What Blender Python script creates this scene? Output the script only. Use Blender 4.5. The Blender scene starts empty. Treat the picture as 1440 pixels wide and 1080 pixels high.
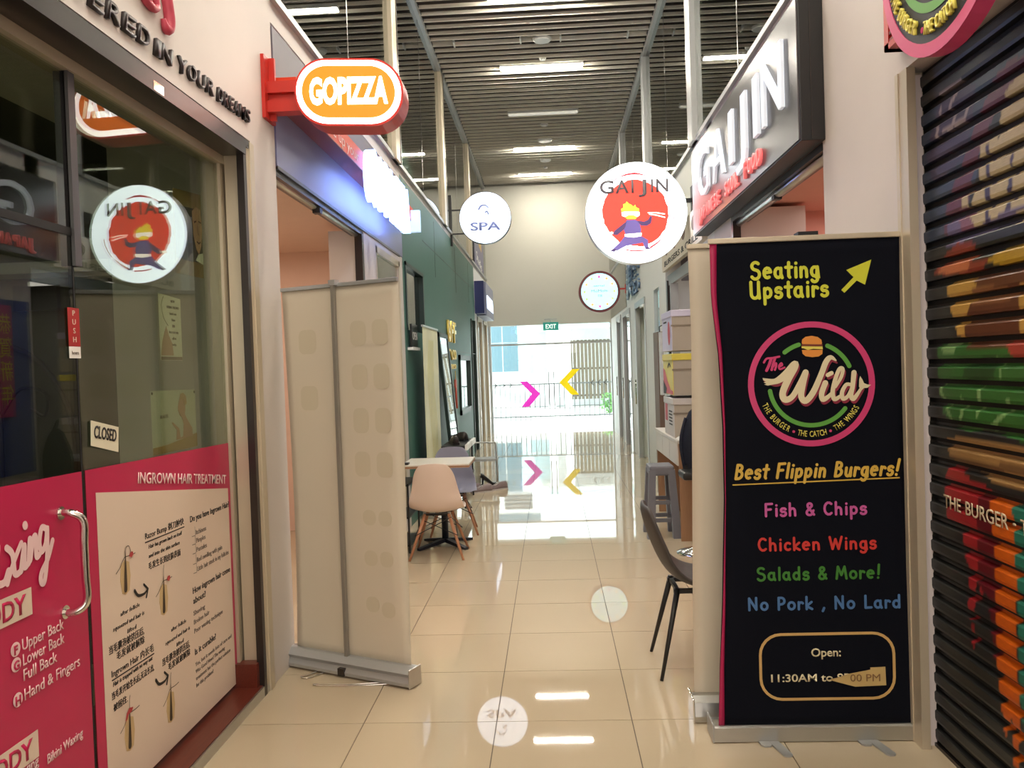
import bpy, bmesh, math, random
from mathutils import Vector, Matrix
from math import sin, cos, pi, radians
random.seed(7)
S = bpy.context.scene
COL = S.collection

# ---------------------------------------------------------------- camera, sky, lights
cd = bpy.data.cameras.new('camera'); cam = bpy.data.objects.new('camera', cd); COL.objects.link(cam)
yaw, pitch, roll = -0.04867655, -0.0208142, -0.03406628
fwd = Vector((sin(yaw)*cos(pitch), cos(yaw)*cos(pitch), sin(pitch)))
rt = Vector((cos(yaw), -sin(yaw), 0)); up = rt.cross(fwd)
r2 = rt*cos(roll)+up*sin(roll); u2 = up*cos(roll)-rt*sin(roll)
cam.matrix_world = Matrix(((r2.x, u2.x, -fwd.x, 0), (r2.y, u2.y, -fwd.y, 0), (r2.z, u2.z, -fwd.z, 1.58), (0, 0, 0, 1)))
cd.sensor_width = 36; cd.lens = 36*1150/1440; cd.clip_start = .05; cd.clip_end = 200
S.camera = cam
w = bpy.data.worlds.new('sky'); S.world = w; w.use_nodes = True
bg = w.node_tree.nodes['Background']; bg.inputs[0].default_value = (.86, .94, 1, 1); bg.inputs[1].default_value = 4.5
sd = bpy.data.lights.new('sun', 'SUN'); sd.energy = 9.0; sd.angle = radians(1); sd.color = (1, .96, .9)
sun = bpy.data.objects.new('sun', sd); COL.objects.link(sun); sun.rotation_euler = (radians(28), radians(12), 0)
def area(name, loc, size, sy, power, color, rot=(0, 0, 0)):
    d = bpy.data.lights.new(name, 'AREA'); d.shape = 'RECTANGLE'; d.size = size; d.size_y = sy; d.energy = power; d.color = color
    o = bpy.data.objects.new(name, d); COL.objects.link(o); o.location = loc; o.rotation_euler = rot; return o
area('ceiling_panel_light', (0, -.6, 5.6), 2.4, 3.6, 58, (1, .86, .68))
area('added_back_fill', (0, -3.1, 3.0), 2.6, 4.8, 90, (1, .93, .86), (radians(90), 0, 0))  # fill light added behind the camera to brighten the corridor, not a real entrance
area('pizza_shop_light', (-2.9, 6.2, 2.75), 1.6, 2.2, 42, (1, .80, .62))
area('burger_side_shop_light', (2.7, 5.6, 2.75), 1.2, 2.0, 20, (1, .78, .70))
area('waxing_shop_light', (-3.2, 3.2, 2.65), 1.0, 1.0, 3.5, (.95, 1, .85))
area('desk_shop_light', (2.6, 8.8, 2.75), 1.2, 1.6, 18, (1, .92, .85))
S.view_settings.view_transform = 'Standard'; S.view_settings.look = 'None'
S.view_settings.exposure = 0.0; S.view_settings.gamma = 1; S.view_settings.use_curve_mapping = False
S.cycles.max_bounces = 10; S.cycles.transparent_max_bounces = 24

# ---------------------------------------------------------------- materials
def lin(c):
    out = []
    for v in c[:3]:
        v = v/255
        out.append(v/12.92 if v <= .04045 else ((v+.055)/1.055)**2.4)
    return (*out, 1)
M = {}
def mat(name, rgb, rough=.5, metal=0, emit=0, noise=0, nscale=8, spec=.5, bump=0, coat=0, emcol=None):
    if name in M: return M[name]
    m = bpy.data.materials.new(name); m.use_nodes = True; nt = m.node_tree; b = nt.nodes['Principled BSDF']
    c = lin(rgb)
    b.inputs['Base Color'].default_value = c; b.inputs['Roughness'].default_value = rough
    b.inputs['Metallic'].default_value = metal; b.inputs['Specular IOR Level'].default_value = spec
    b.inputs['Coat Weight'].default_value = coat
    if emit:
        b.inputs['Emission Color'].default_value = lin(emcol) if emcol else c; b.inputs['Emission Strength'].default_value = emit
    if noise or bump:
        tc = nt.nodes.new('ShaderNodeTexCoord'); nz = nt.nodes.new('ShaderNodeTexNoise')
        nz.inputs['Scale'].default_value = nscale; nz.inputs['Detail'].default_value = 5
        nt.links.new(tc.outputs['Object'], nz.inputs['Vector'])
        if noise:
            mx = nt.nodes.new('ShaderNodeMix'); mx.data_type = 'RGBA'
            mx.inputs[6].default_value = tuple(v*(1-noise) for v in c[:3])+(1,)
            mx.inputs[7].default_value = tuple(min(1, v*(1+noise)) for v in c[:3])+(1,)
            nt.links.new(nz.outputs['Fac'], mx.inputs[0]); nt.links.new(mx.outputs[2], b.inputs['Base Color'])
        if bump:
            bp = nt.nodes.new('ShaderNodeBump'); bp.inputs['Strength'].default_value = bump; bp.inputs['Distance'].default_value = .01
            nt.links.new(nz.outputs['Fac'], bp.inputs['Height']); nt.links.new(bp.outputs['Normal'], b.inputs['Normal'])
    M[name] = m; return m
def wood(name, a, b_, rough=.45, axis='Z', scale=9):
    m = mat(name, a, rough); nt = m.node_tree; b = nt.nodes['Principled BSDF']
    tc = nt.nodes.new('ShaderNodeTexCoord'); mp = nt.nodes.new('ShaderNodeMapping'); nz = nt.nodes.new('ShaderNodeTexNoise')
    s = [scale*4]*3; s['XYZ'.index(axis)] = scale*.3; mp.inputs['Scale'].default_value = s
    nz.inputs['Detail'].default_value = 6
    mx = nt.nodes.new('ShaderNodeMix'); mx.data_type = 'RGBA'; mx.inputs[6].default_value = lin(a); mx.inputs[7].default_value = lin(b_)
    nt.links.new(tc.outputs['Object'], mp.inputs[0]); nt.links.new(mp.outputs[0], nz.inputs['Vector'])
    nt.links.new(nz.outputs['Fac'], mx.inputs[0]); nt.links.new(mx.outputs[2], b.inputs['Base Color'])
    return m
def glass(name, tint, refl_ior=1.5, rough=0.0):
    m = bpy.data.materials.new(name); m.use_nodes = True; nt = m.node_tree; nt.nodes.clear()
    o = nt.nodes.new('ShaderNodeOutputMaterial'); mx = nt.nodes.new('ShaderNodeMixShader')
    t = nt.nodes.new('ShaderNodeBsdfTransparent'); g = nt.nodes.new('ShaderNodeBsdfGlossy'); f = nt.nodes.new('ShaderNodeFresnel')
    t.inputs[0].default_value = lin(tint); g.inputs['Roughness'].default_value = rough; f.inputs[0].default_value = refl_ior
    g.inputs[0].default_value = (1, 1, 1, 1)
    ge = nt.nodes.new('ShaderNodeNewGeometry'); m1 = nt.nodes.new('ShaderNodeMath'); m1.operation = 'MULTIPLY_ADD'; m1.inputs[1].default_value = -2; m1.inputs[2].default_value = 1
    m2 = nt.nodes.new('ShaderNodeMath'); m2.operation = 'POWER'; m2.inputs[0].default_value = refl_ior   # same reflectance from either side of the pane
    nt.links.new(ge.outputs['Backfacing'], m1.inputs[0]); nt.links.new(m1.outputs[0], m2.inputs[1]); nt.links.new(m2.outputs[0], f.inputs[0])
    nt.links.new(f.outputs[0], mx.inputs[0]); nt.links.new(t.outputs[0], mx.inputs[1]); nt.links.new(g.outputs[0], mx.inputs[2])
    nt.links.new(mx.outputs[0], o.inputs[0]); M[name] = m; return m

plaster = mat('white_plaster', (208, 200, 194), .55, noise=.05, nscale=2.5, bump=.06)
plaster_far = mat('far_plaster', (220, 220, 216), .6, noise=.04, nscale=1.5)
endpl = mat('end_wall_paint', (190, 188, 178), .7, noise=.04, nscale=1)
peach = mat('peach_interior', (238, 208, 192), .7, noise=.04)
pinkin = mat('pink_interior', (222, 168, 152), .7, noise=.04)
greenp = mat('green_paint', (58, 104, 94), .5, noise=.12, nscale=1.2)
greend = mat('dark_green_paint', (16, 42, 38), .4)
darkroom = mat('olive_interior', (84, 80, 66), .8, noise=.1, nscale=2)
beigeal = mat('beige_aluminium', (200, 188, 165), .35, metal=.35, noise=.04)
alu = mat('aluminium', (190, 190, 186), .3, metal=.9, noise=.05)
alumat = mat('satin_grey_metal', (176, 178, 178), .4, metal=.5)
darkst = mat('dark_steel', (70, 64, 62), .3, metal=.8, noise=.08)
chrome = mat('chrome', (225, 222, 216), .12, metal=1)
black = mat('black_satin', (18, 18, 19), .4)
blackm = mat('black_matt', (22, 22, 24), .7)
white = mat('white_gloss', (240, 240, 238), .3)
tilem = mat('polished_beige_tile', (192, 176, 150), .022, noise=.05, nscale=.9, spec=.62)
grout = mat('tile_joint', (96, 84, 70), .8)
slatm = wood('dark_wood_slat', (58, 46, 40), (36, 28, 24), .8, 'X', 3)
slate = mat('cream_slat_edge', (252, 246, 230), .5)
fabric_b = mat('banner_fabric_dark', (8, 11, 22), .85, noise=.25, nscale=160, spec=.15)
fabric_w = mat('banner_fabric_back', (206, 196, 176), .6, noise=.03, nscale=3)
magenta = mat('magenta_vinyl', (192, 22, 78), .35, noise=.05, nscale=3)
clear = glass('clear_glass', (222, 228, 214), 1.55)
upglass = glass('grey_green_glass', (170, 178, 166), 1.9)
endglass = glass('end_glass', (244, 250, 250), 1.45)
mirror = mat('mirror', (235, 240, 238), .02, metal=1)
ink = mat('ink_black', (30, 26, 26), .6)
inkgrey = mat('ink_grey', (118, 106, 98), .6)
paper = mat('paper_white', (244, 242, 236), .6, noise=.03)
redm = mat('red_metal', (188, 38, 26), .4, noise=.06)

# ---------------------------------------------------------------- mesh helpers (vertices in world coordinates)
def link(name, bm, m, parent=None, smooth=False):
    me = bpy.data.meshes.new(name); bm.normal_update(); bm.to_mesh(me); bm.free()
    if m: me.materials.append(m)
    if smooth:
        for p in me.polygons: p.use_smooth = True
    o = bpy.data.objects.new(name, me); COL.objects.link(o)
    if parent:
        o.parent = parent
        P = Vector((0, 0, 0)); q = parent
        while q: P += q.location; q = q.parent
        o.location = -P
    return o
def world_of(o):
    P = Vector((0, 0, 0)); q = o
    while q: P += q.location; q = q.parent
    return P
def tag(o, label=None, cat=None, group=None, kind=None):
    if label: o['label'] = label
    if cat: o['category'] = cat
    if group: o['group'] = group
    if kind: o['kind'] = kind
    return o
def thing(name, loc, label=None, cat=None, group=None, kind=None):
    o = bpy.data.objects.new(name, None); COL.objects.link(o); o.location = loc; o.empty_display_size = .1
    return tag(o, label, cat, group, kind)
def dup(root, loc, rz=0, label=None, group=None):
    r = root.copy(); COL.objects.link(r); r.location = loc; r.rotation_euler = (0, 0, rz)
    if label: r['label'] = label
    if group: r['group'] = group
    for ch in list(root.children):
        c = ch.copy(); COL.objects.link(c); c.parent = r
        for g in ch.children:
            d = g.copy(); COL.objects.link(d); d.parent = c
    return r
def abox(bm, x0, x1, y0, y1, z0, z1):
    vs = [bm.verts.new((x, y, z)) for x in (x0, x1) for y in (y0, y1) for z in (z0, z1)]
    for f in ((0, 1, 3, 2), (4, 6, 7, 5), (0, 4, 5, 1), (2, 3, 7, 6), (0, 2, 6, 4), (1, 5, 7, 3)): bm.faces.new([vs[i] for i in f])
    return vs
def bevel(bm, r, seg=2):
    bmesh.ops.bevel(bm, geom=list(bm.edges), offset=r, segments=seg, affect='EDGES', profile=.6, clamp_overlap=True)
def box(name, x0, x1, y0, y1, z0, z1, m, parent=None, bev=0):
    bm = bmesh.new(); abox(bm, min(x0, x1), max(x0, x1), min(y0, y1), max(y0, y1), min(z0, z1), max(z0, z1))
    if bev: bevel(bm, bev)
    return link(name, bm, m, parent)
def boxes(name, L, m, parent=None, bev=0):
    bm = bmesh.new()
    for b in L: abox(bm, *b)
    if bev: bevel(bm, bev)
    return link(name, bm, m, parent)
def prism(bm, pts, ex):
    """polygon (list of Vector) extruded by ex"""
    ex = Vector(ex); a = [bm.verts.new(p) for p in pts]; b = [bm.verts.new(Vector(p)+ex) for p in pts]; n = len(pts)
    try: bm.faces.new(a); bm.faces.new(b[::-1])
    except ValueError: pass
    for i in range(n): bm.faces.new((a[i], b[i], b[(i+1) % n], a[(i+1) % n]))
def fixn(bm): bmesh.ops.recalc_face_normals(bm, faces=bm.faces)
def tube(bm, pts, r, n=8, cap=True):
    pts = [Vector(p) for p in pts]; rs = r if isinstance(r, (list, tuple)) else [r]*len(pts)
    rings = []; prev = None
    for i, p in enumerate(pts):
        t = (pts[min(i+1, len(pts)-1)]-pts[max(i-1, 0)]).normalized()
        if prev is None: a = t.orthogonal().normalized()
        else: a = (prev-t*prev.dot(t)).normalized()
        prev = a; b = t.cross(a)
        rings.append([bm.verts.new(p+(a*cos(2*pi*k/n)+b*sin(2*pi*k/n))*rs[i]) for k in range(n)])
    for i in range(len(rings)-1):
        for k in range(n): bm.faces.new((rings[i][k], rings[i][(k+1) % n], rings[i+1][(k+1) % n], rings[i+1][k]))
    if cap: bm.faces.new(rings[0][::-1]); bm.faces.new(rings[-1])
def tub(name, pts, r, m, parent=None, n=8, smooth=True):
    bm = bmesh.new(); tube(bm, pts, r, n); fixn(bm); return link(name, bm, m, parent, smooth)
def smoothpath(P, k=6, closed=False):
    P = [Vector(p) for p in P]; out = []; n = len(P)
    if n < 3: return P
    for i in range(n-1):
        p0 = P[max(i-1, 0)]; p1 = P[i]; p2 = P[i+1]; p3 = P[min(i+2, n-1)]
        for j in range(k):
            t = j/k
            out.append(.5*((2*p1)+(p2-p0)*t+(2*p0-5*p1+4*p2-p3)*t*t+(3*p1-p0-3*p2+p3)*t**3))
    out.append(P[-1]); return out
class Plane:
    """writing plane: o origin, ax reading direction, az up, n towards the reader"""
    def __init__(s, o, ax, az, n): s.o = Vector(o); s.ax = Vector(ax); s.az = Vector(az); s.n = Vector(n)
    def p(s, x, z, d=0): return s.o+s.ax*x+s.az*z+s.n*d
def front(y): return Plane((0, y, 0), (1, 0, 0), (0, 0, 1), (0, -1, 0))
def onleft(x): return Plane((x, 0, 0), (0, 1, 0), (0, 0, 1), (1, 0, 0))
def onright(x): return Plane((x, 0, 0), (0, -1, 0), (0, 0, 1), (-1, 0, 0))
_fc = bpy.data.curves.new('type', 'FONT'); _fo = bpy.data.objects.new('type', _fc)
def glyphs(s, bold=0, space=1, res=3):
    _fc.body = s; _fc.size = 1; _fc.extrude = 0; _fc.offset = bold; _fc.space_character = space; _fc.resolution_u = res
    return bpy.data.meshes.new_from_object(_fo)
def text(s, pl, x, z, h, m, parent, name='lettering', w=None, bold=0, shear=0, ex=.0012, align='L', rot=0, space=1, res=3, d=0, xs=1):
    """writes s: baseline start (x, z) on plane pl, cap height h, optional total width w"""
    me = glyphs(s, bold, space, res)
    if not me.vertices: return None
    k = h/.70; xsn = [v.co.x for v in me.vertices]; x0, x1 = min(xsn), max(xsn)
    kx = (w/(x1-x0)) if w else k*xs
    tot = (x1-x0)*kx; off = {'L': 0, 'C': -tot/2, 'R': -tot}[align]
    c, s_ = cos(rot), sin(rot); bm = bmesh.new(); bm.from_mesh(me)
    bpy.data.meshes.remove(me)
    if ex:
        g = bmesh.ops.extrude_face_region(bm, geom=list(bm.faces))
        for v in g['geom']:
            if isinstance(v, bmesh.types.BMVert): v.co.z = 1
    for v in bm.verts:
        a = (v.co.x-x0)*kx+v.co.y*k*shear+off; b = v.co.y*k
        v.co = pl.p(x+a*c-b*s_, z+a*s_+b*c, d+(ex if v.co.z > .5 else 0))
    fixn(bm)
    return link(name, bm, m, parent)
def stroke_pts(bm, P, W, pl, d, ex=.0012, n=8, cnt=[0]):
    """flat round-ended pen stroke along 2-D path P with half widths W; sharp corners start a new piece slightly proud"""
    for k in range(1, len(P)-1):
        if (P[k+1]-P[k]).length > 1e-9 and (P[k]-P[k-1]).length > 1e-9 and (P[k+1]-P[k]).normalized().dot((P[k]-P[k-1]).normalized()) < .35:
            stroke_pts(bm, P[:k+1], W[:k+1], pl, d, ex, n, cnt); stroke_pts(bm, P[k:], W[k:], pl, d, ex, n, cnt); return
    cnt[0] += 1; base = d+ex+(cnt[0] % 12)*4e-5
    N = len(P); rows = []
    for i in range(N):
        t0 = (P[i]-P[i-1]).normalized() if i else (P[1]-P[0]).normalized()
        t1 = (P[i+1]-P[i]).normalized() if i < N-1 else t0
        t = (t0+t1); t = t.normalized() if t.length > 1e-6 else t0
        k = 1/max(.6, t.dot(t1)); nn = Vector((-t.y, t.x))*W[i]*k; dd = base+i*1e-5
        rows.append((bm.verts.new(pl.p((P[i]+nn).x, (P[i]+nn).y, dd)), bm.verts.new(pl.p((P[i]-nn).x, (P[i]-nn).y, dd))))
    for i in range(N-1):
        (a, b), (c, e) = rows[i], rows[i+1]; bm.faces.new((a, b, e, c))
    for end, t, i in ((0, (P[0]-P[1]).normalized(), 0), (1, (P[-1]-P[-2]).normalized(), N-1)):
        if W[i] < 2e-4: continue
        a0 = math.atan2(t.y, t.x); dd = base+i*1e-5
        mid = [bm.verts.new(pl.p(P[i].x+cos(a0+pi/2-pi*j/n)*W[i], P[i].y+sin(a0+pi/2-pi*j/n)*W[i], dd)) for j in range(1, n)]
        A, B = rows[i] if end else rows[i][::-1]
        bm.faces.new([A]+mid+[B])
def facing(bm, n):
    for f in bm.faces:
        f.normal_update()
        if f.normal.dot(n) < 0: f.normal_flip()
def strokes(name, LL, pl, m, parent, d=0, ex=.0012, k=6):
    """LL: list of (points, half width or list of widths, smooth?)"""
    bm = bmesh.new()
    for P, W, sm in LL:
        ws = W if isinstance(W, (list, tuple)) else [W]*len(P)
        if sm and len(P) > 2:
            q = smoothpath([(p[0], p[1], w_) for p, w_ in zip(P, ws)], k)
            stroke_pts(bm, [Vector((v.x, v.y)) for v in q], [max(v.z, 0) for v in q], pl, d, ex)
        else: stroke_pts(bm, [Vector(p) for p in P], list(ws), pl, d, ex)
    facing(bm, pl.n)
    return link(name, bm, m, parent)
def poly(name, P, pl, m, parent, d=0, th=.0012):
    bm = bmesh.new(); prism(bm, [pl.p(x, z, d) for x, z in P], pl.n*th); fixn(bm); return link(name, bm, m, parent)
def rrect(x0, x1, z0, z1, r, n=6):
    out = []
    for cx, cz, a in ((x1-r, z1-r, 0), (x0+r, z1-r, pi/2), (x0+r, z0+r, pi), (x1-r, z0+r, 3*pi/2)):
        out += [(cx+r*cos(a+pi/2*j/n), cz+r*sin(a+pi/2*j/n)) for j in range(n+1)]
    return out
def circ(cx, cz, r, n=48, rz=None): return [(cx+r*cos(2*pi*j/n), cz+(rz or r)*sin(2*pi*j/n)) for j in range(n)]
def ring(name, outer, inner, pl, m, parent, d=0, th=.0012):
    bm = bmesh.new(); n = len(outer); A = []
    for dd in (d, d+th):
        A.append(([bm.verts.new(pl.p(x, z, dd)) for x, z in outer], [bm.verts.new(pl.p(x, z, dd)) for x, z in inner]))
    for i in range(n):
        j = (i+1) % n
        for (o, q) in A: bm.faces.new((o[i], o[j], q[j], q[i]))
        bm.faces.new((A[0][0][i], A[0][0][j], A[1][0][j], A[1][0][i])); bm.faces.new((A[0][1][i], A[0][1][j], A[1][1][j], A[1][1][i]))
    fixn(bm); return link(name, bm, m, parent)
def arc(cx, cz, r, a0, a1, n=24): return [(cx+r*cos(radians(a0+(a1-a0)*j/n)), cz+r*sin(radians(a0+(a1-a0)*j/n))) for j in range(n+1)]
def arctext(s, pl, cx, cz, r, a0, a1, h, m, parent, name='lettering', bold=.01, ex=.0012, d=0, xs=.62):
    """letters along the lower arc from a0 to a1 (degrees, left to right)"""
    n = len(s)
    wd = {'I': .5, ' ': .55, '.': .5, '·': .6, 'W': 1.35, 'M': 1.25}
    ws = [wd.get(ch, 1) for ch in s]; tot = sum(ws); acc = 0
    for ch, wi in zip(s, ws):
        a = radians(a0+(a1-a0)*(acc+wi/2)/tot); acc += wi
        if ch == ' ': continue
        x, z = cx+r*cos(a), cz+r*sin(a)
        text(ch, pl, x, z, h, m, parent, name, bold=bold, ex=ex, d=d, align='C', rot=a+pi/2, xs=xs)
# rounded single-stroke handwriting (x advance, strokes) on a 0..1 cap-height grid
def A_(cx, cy, rx, ry, a0, a1, n=10): return [(cx+rx*cos(radians(a0+(a1-a0)*j/n)), cy+ry*sin(radians(a0+(a1-a0)*j/n))) for j in range(n+1)]
HAND = {
 'S': (.78, [A_(.38, .76, .26, .22, 40, 250)+A_(.36, .26, .29, .27, 80, -150)]),
 'e': (.66, [[(.08, .34), (.52, .38)]+A_(.31, .33, .24, .29, 10, 300)]),
 'a': (.68, [A_(.3, .31, .23, .28, 60, 330), [(.5, .58), (.49, .25), (.58, .02)]]),
 't': (.5, [[(.26, .9), (.25, .1), (.32, .02)], [(.05, .62), (.46, .62)]]),
 'i': (.28, [[(.14, .58), (.14, .02)], [(.15, .84), (.15, .85)]]),
 'n': (.64, [[(.1, .58), (.1, .02)], [(.1, .36)]+A_(.3, .34, .19, .24, 160, 0)+[(.5, .02)]]),
 'g': (.66, [A_(.3, .31, .22, .27, 50, 330), [(.5, .58), (.5, -.1)]+A_(.29, -.1, .21, .2, 0, -150)]),
 'U': (.8, [[(.1, .98), (.11, .35)]+A_(.36, .3, .25, .28, 180, 350)+[(.62, .98)], [(.62, .5), (.66, .02)]]),
 'p': (.66, [[(.1, .58), (.11, -.34)], A_(.31, .32, .22, .27, 150, -150)]),
 's': (.56, [A_(.28, .45, .19, .15, 30, 240)+A_(.26, .17, .21, .17, 80, -150)]),
 'r': (.48, [[(.1, .58), (.1, .02)], [(.1, .34)]+A_(.28, .36, .17, .2, 150, 40)]),
 'B': (.74, [[(.12, .96), (.12, .02)], [(.12, .96)]+A_(.26, .76, .26, .2, 90, -80)+A_(.26, .29, .34, .26, 80, -90)+[(.12, .03)]]),
 'F': (.68, [[(.12, .97), (.12, .02)], [(.12, .96), (.6, .98)], [(.12, .52), (.5, .54)]]),
 'l': (.26, [[(.13, .98), (.13, .02)]]),
 'u': (.64, [[(.1, .58), (.11, .25)]+A_(.29, .24, .18, .22, 180, 350)+[(.5, .58)], [(.5, .3), (.52, .02)]]),
 '!': (.3, [[(.2, 1.05), (.15, .32)], [(.12, .03), (.12, .04)]]),
 'h': (.64, [[(.1, .98), (.1, .02)], [(.1, .36)]+A_(.3, .34, .19, .24, 160, 0)+[(.5, .02)]]),
 '&': (.74, [[(.66, .05), (.2, .66)]+A_(.34, .78, .16, .16, 200, -20)+[(.14, .34)]+A_(.32, .22, .22, .2, 150, 330)+[(.62, .38)]]),
 'C': (.74, [A_(.4, .5, .32, .47, 50, 310)]),
 'k': (.6, [[(.1, .98), (.1, .02)], [(.48, .58), (.1, .26), (.52, .02)]]),
 'W': (1.06, [[(.06, .97), (.27, .03), (.5, .8), (.73, .03), (.98, .97)]]),
 'd': (.68, [A_(.3, .3, .22, .27, 50, 330), [(.52, .98), (.52, .02)]]),
 'M': (.96, [[(.08, .02), (.2, .96), (.46, .3), (.72, .96), (.86, .02)]]),
 'o': (.66, [A_(.32, .31, .24, .28, 90, 450, 14)]),
 'N': (.84, [[(.12, .02), (.12, .95), (.66, .05), (.66, .98)]]),
 'P': (.66, [[(.12, .96), (.12, .02)], [(.12, .95)]+A_(.3, .7, .26, .26, 80, -90)+[(.12, .42)]]),
 'L': (.64, [[(.12, .98), (.12, .04), (.56, .06)]]),
 ',': (.3, [[(.18, .08), (.08, -.16)]]), ' ': (.42, []),
 'c': (.58, [A_(.32, .31, .23, .28, 50, 310)]),
 'f': (.48, [[(.46, .92), (.3, .96), (.22, .8), (.22, .02)], [(.06, .56), (.4, .57)]]),
}
def hand(s, pl, x, z, h, w, m, parent, name='lettering', pen=.07, shear=0, ex=.0012, gap=.12, rot=0, d=0):
    tot = sum(HAND[c][0]+gap for c in s); kx = w/tot; LL = []; a = 0
    for ch in s+' ':
        if ch == ' ' and LL:          # one object per word
            strokes(name, LL, pl, m, parent, d, ex); LL = []
        adv, st = HAND[ch]
        for P in st:
            LL.append(([(x+(a+px+shear*py)*kx, z+py*h+rot*(a+px)*kx) for px, py in P], pen*h, False))
        a += adv+gap

# ---------------------------------------------------------------- the setting
def struct(o): o['kind'] = 'structure'; return o
YE = 19.2; CZ = 5.85; L = -1.465; R = 1.43
fl = struct(boxes('floor', [(-1.50, 1.51, -3.2, 19.3, -.06, -.004), (-5.2, -1.50, -3.2, 19.3, -.06, -.001), (1.51, 5.2, -3.2, 19.3, -.06, -.001)], grout))
fl.data.materials.append(tilem)
for p in fl.data.polygons:
    if abs(sum(fl.data.vertices[i].co.x for i in p.vertices)/4) > 1.6: p.material_index = 1
bm = bmesh.new(); abox(bm, -.2978, .2978, -.2978, .2978, -.01, 0)
t0 = link('floor_tile', bm, tilem, fl); first = True
for i in range(5):
    for j in range(29):
        o = t0 if first else t0.copy()
        if not first: COL.objects.link(o); o.parent = fl
        first = False
        o.location = (-1.195+.6*i, 2.11+.6*j, 0)
ce = struct(boxes('ceiling', [(-5.4, 5.4, -3.4, 19.3, 6.02, 6.1)], blackm))
bm = bmesh.new(); abox(bm, -1.5, 1.46, -.088, .088, 5.85, 5.875); s0 = link('slat', bm, slatm, ce)
bm = bmesh.new(); abox(bm, -1.5, 1.46, -.0035, .0035, 5.808, 5.876); e0 = link('slat_edge', bm, slate, ce)
n = 0
for k in range(104):
    y = -.55+.19*k
    if y > 19.12: break
    hole = abs(y-10.74) < .09
    for src, dy in ((s0, 0), (e0, -.092)):
        if hole and src is s0: continue
        o = src if n < 2 else src.copy()
        if n >= 2: COL.objects.link(o); o.parent = ce
        o.location = (0, y+dy, 0); n += 1
# walls
wl = struct(boxes('wall_left', [(-2.2, L, -3.2, 4.42, 2.75, CZ), (-2.2, L, 4.04, 4.42, 0, 2.75), (-2.2, L, -3.2, .6, 0, 2.75),
    (-1.62, L, 4.42, 8.2, 3.5, 3.62), (-1.62, L, 8.2, YE, 3.56, 3.62), (-1.75, L, 6.5, 6.95, 0, 2.715), (-1.75, L, 8.06, 8.2, 0, 3.5),
    (-1.75, L, 6.95, 8.06, 0, .12), (-1.75, L, 6.95, 8.06, 2.66, 2.715)], plaster))
wr = struct(boxes('wall_right', [(R, 2.2, -3.2, 3.39, 2.70, CZ), (R, 2.2, 3.39, 4.30, 0, CZ), (R, 2.2, -3.2, 1.0, 0, 2.70),
    (R, 2.0, 6.45, 7.1, 0, 2.75), (R, 1.6, 4.30, 7.3, 3.35, 3.62)], plaster))
wf = struct(boxes('wall_right_far', [(R, 1.62, 7.1, 15.2, 2.9, 3.62), (R, 1.62, 7.1, 8.4, 2.62, 2.9), (R, 1.62, 10.1, 15.2, 2.56, 2.9), (R, 1.9, 10.1, 10.72, 0, 2.56),
    (R, 1.9, 11.3, 12.3, 0, 2.56), (R, 1.9, 10.72, 11.3, 0, 1.98), (R, 1.9, 13.7, 14.6, 0, 2.56), (R, 1.62, 15.2, YE, 2.5, 2.62), (R, 1.9, 16.1, 16.5, 0, 2.5), (R, 1.9, 17.6, YE, 0, 2.5)], plaster_far))
wlf = struct(boxes('wall_left_far', [(-1.75, L, 16.0, 16.5, 0, 3.56), (-1.75, L, 16.5, YE, 2.62, 3.56), (-1.75, L, 17.5, 17.9, 0, 2.62), (-1.75, L, 18.85, YE, 0, 2.62)], plaster_far))
wg = struct(boxes('wall_left_green', [(-1.62, L, 8.2, 16.0, 2.76, 3.56), (-1.62, L, 8.2, 8.32, 0, 2.76), (-1.62, L, 9.5, 12.9, 0, 2.76), (-1.62, L, 8.32, 9.5, 0, 2.0), (-1.62, L, 8.32, 9.5, 2.70, 2.76),
    (-1.62, L, 12.9, 14.6, 1.80, 2.76), (-1.62, L, 12.9, 14.6, 0, .84), (-1.62, L, 14.6, 15.1, 0, 2.76), (-1.62, L, 15.1, 15.9, 2.5, 2.76), (-1.62, L, 15.9, 16.0, 0, 2.76)], greenp))
for z in (1.85, 3.1): box('panel_joint', L-.001, L+.002, 9.6, 15.9, z, z+.008, greend, wg)
for y in (10.6, 12.9, 14.9): box('panel_joint', L-.001, L+.002, y, y+.012, 2.78, 3.5, greend, wg)
we = struct(boxes('wall_end', [(-1.7, 1.7, YE, YE+.25, 2.55, 6.1)], endpl))
wb = struct(boxes('wall_back', [(-5.2, 5.2, -3.4, -3.2, 0, 6.1)], plaster))
# enclosures behind the shop fronts
struct(boxes('wall_left_shop', [(-5.2, -4.9, -3.2, 4.5, 0, 3.0), (-5.0, -2.2, 4.42, 4.55, 0, 3), (-5, -1.62, .6, 4.42, 2.78, 2.86)], darkroom))
struct(boxes('wall_left_pizza', [(-4.6, -4.4, 4.55, 8.2, 0, 3.0), (-4.6, -1.75, 8.12, 8.24, 0, 3), (-4.6, -1.62, 4.42, 8.2, 2.8, 2.9), (-2.25, -2.2, 4.43, 4.6, 0, 2.9)], peach))
box('ceiling_bulkhead', -4.4, -2.6, 6.1, 6.6, 2.62, 2.8, peach).__setitem__('kind', 'structure')
struct(boxes('wall_left_spa', [(-3.0, -2.9, 8.24, YE, 0, 6.0), (-3, -1.62, 8.24, 8.3, 0, 3.6)], darkroom))
struct(boxes('wall_right_grill', [(4.2, 4.4, 4.3, 7.0, 0, 3.0), (2.0, 4.2, 6.9, 7.02, 0, 3), (R+.17, 4.3, 4.3, 7.0, 2.78, 2.88), (2.2, 4.2, 4.28, 4.34, 0, 3)], pinkin))
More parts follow.
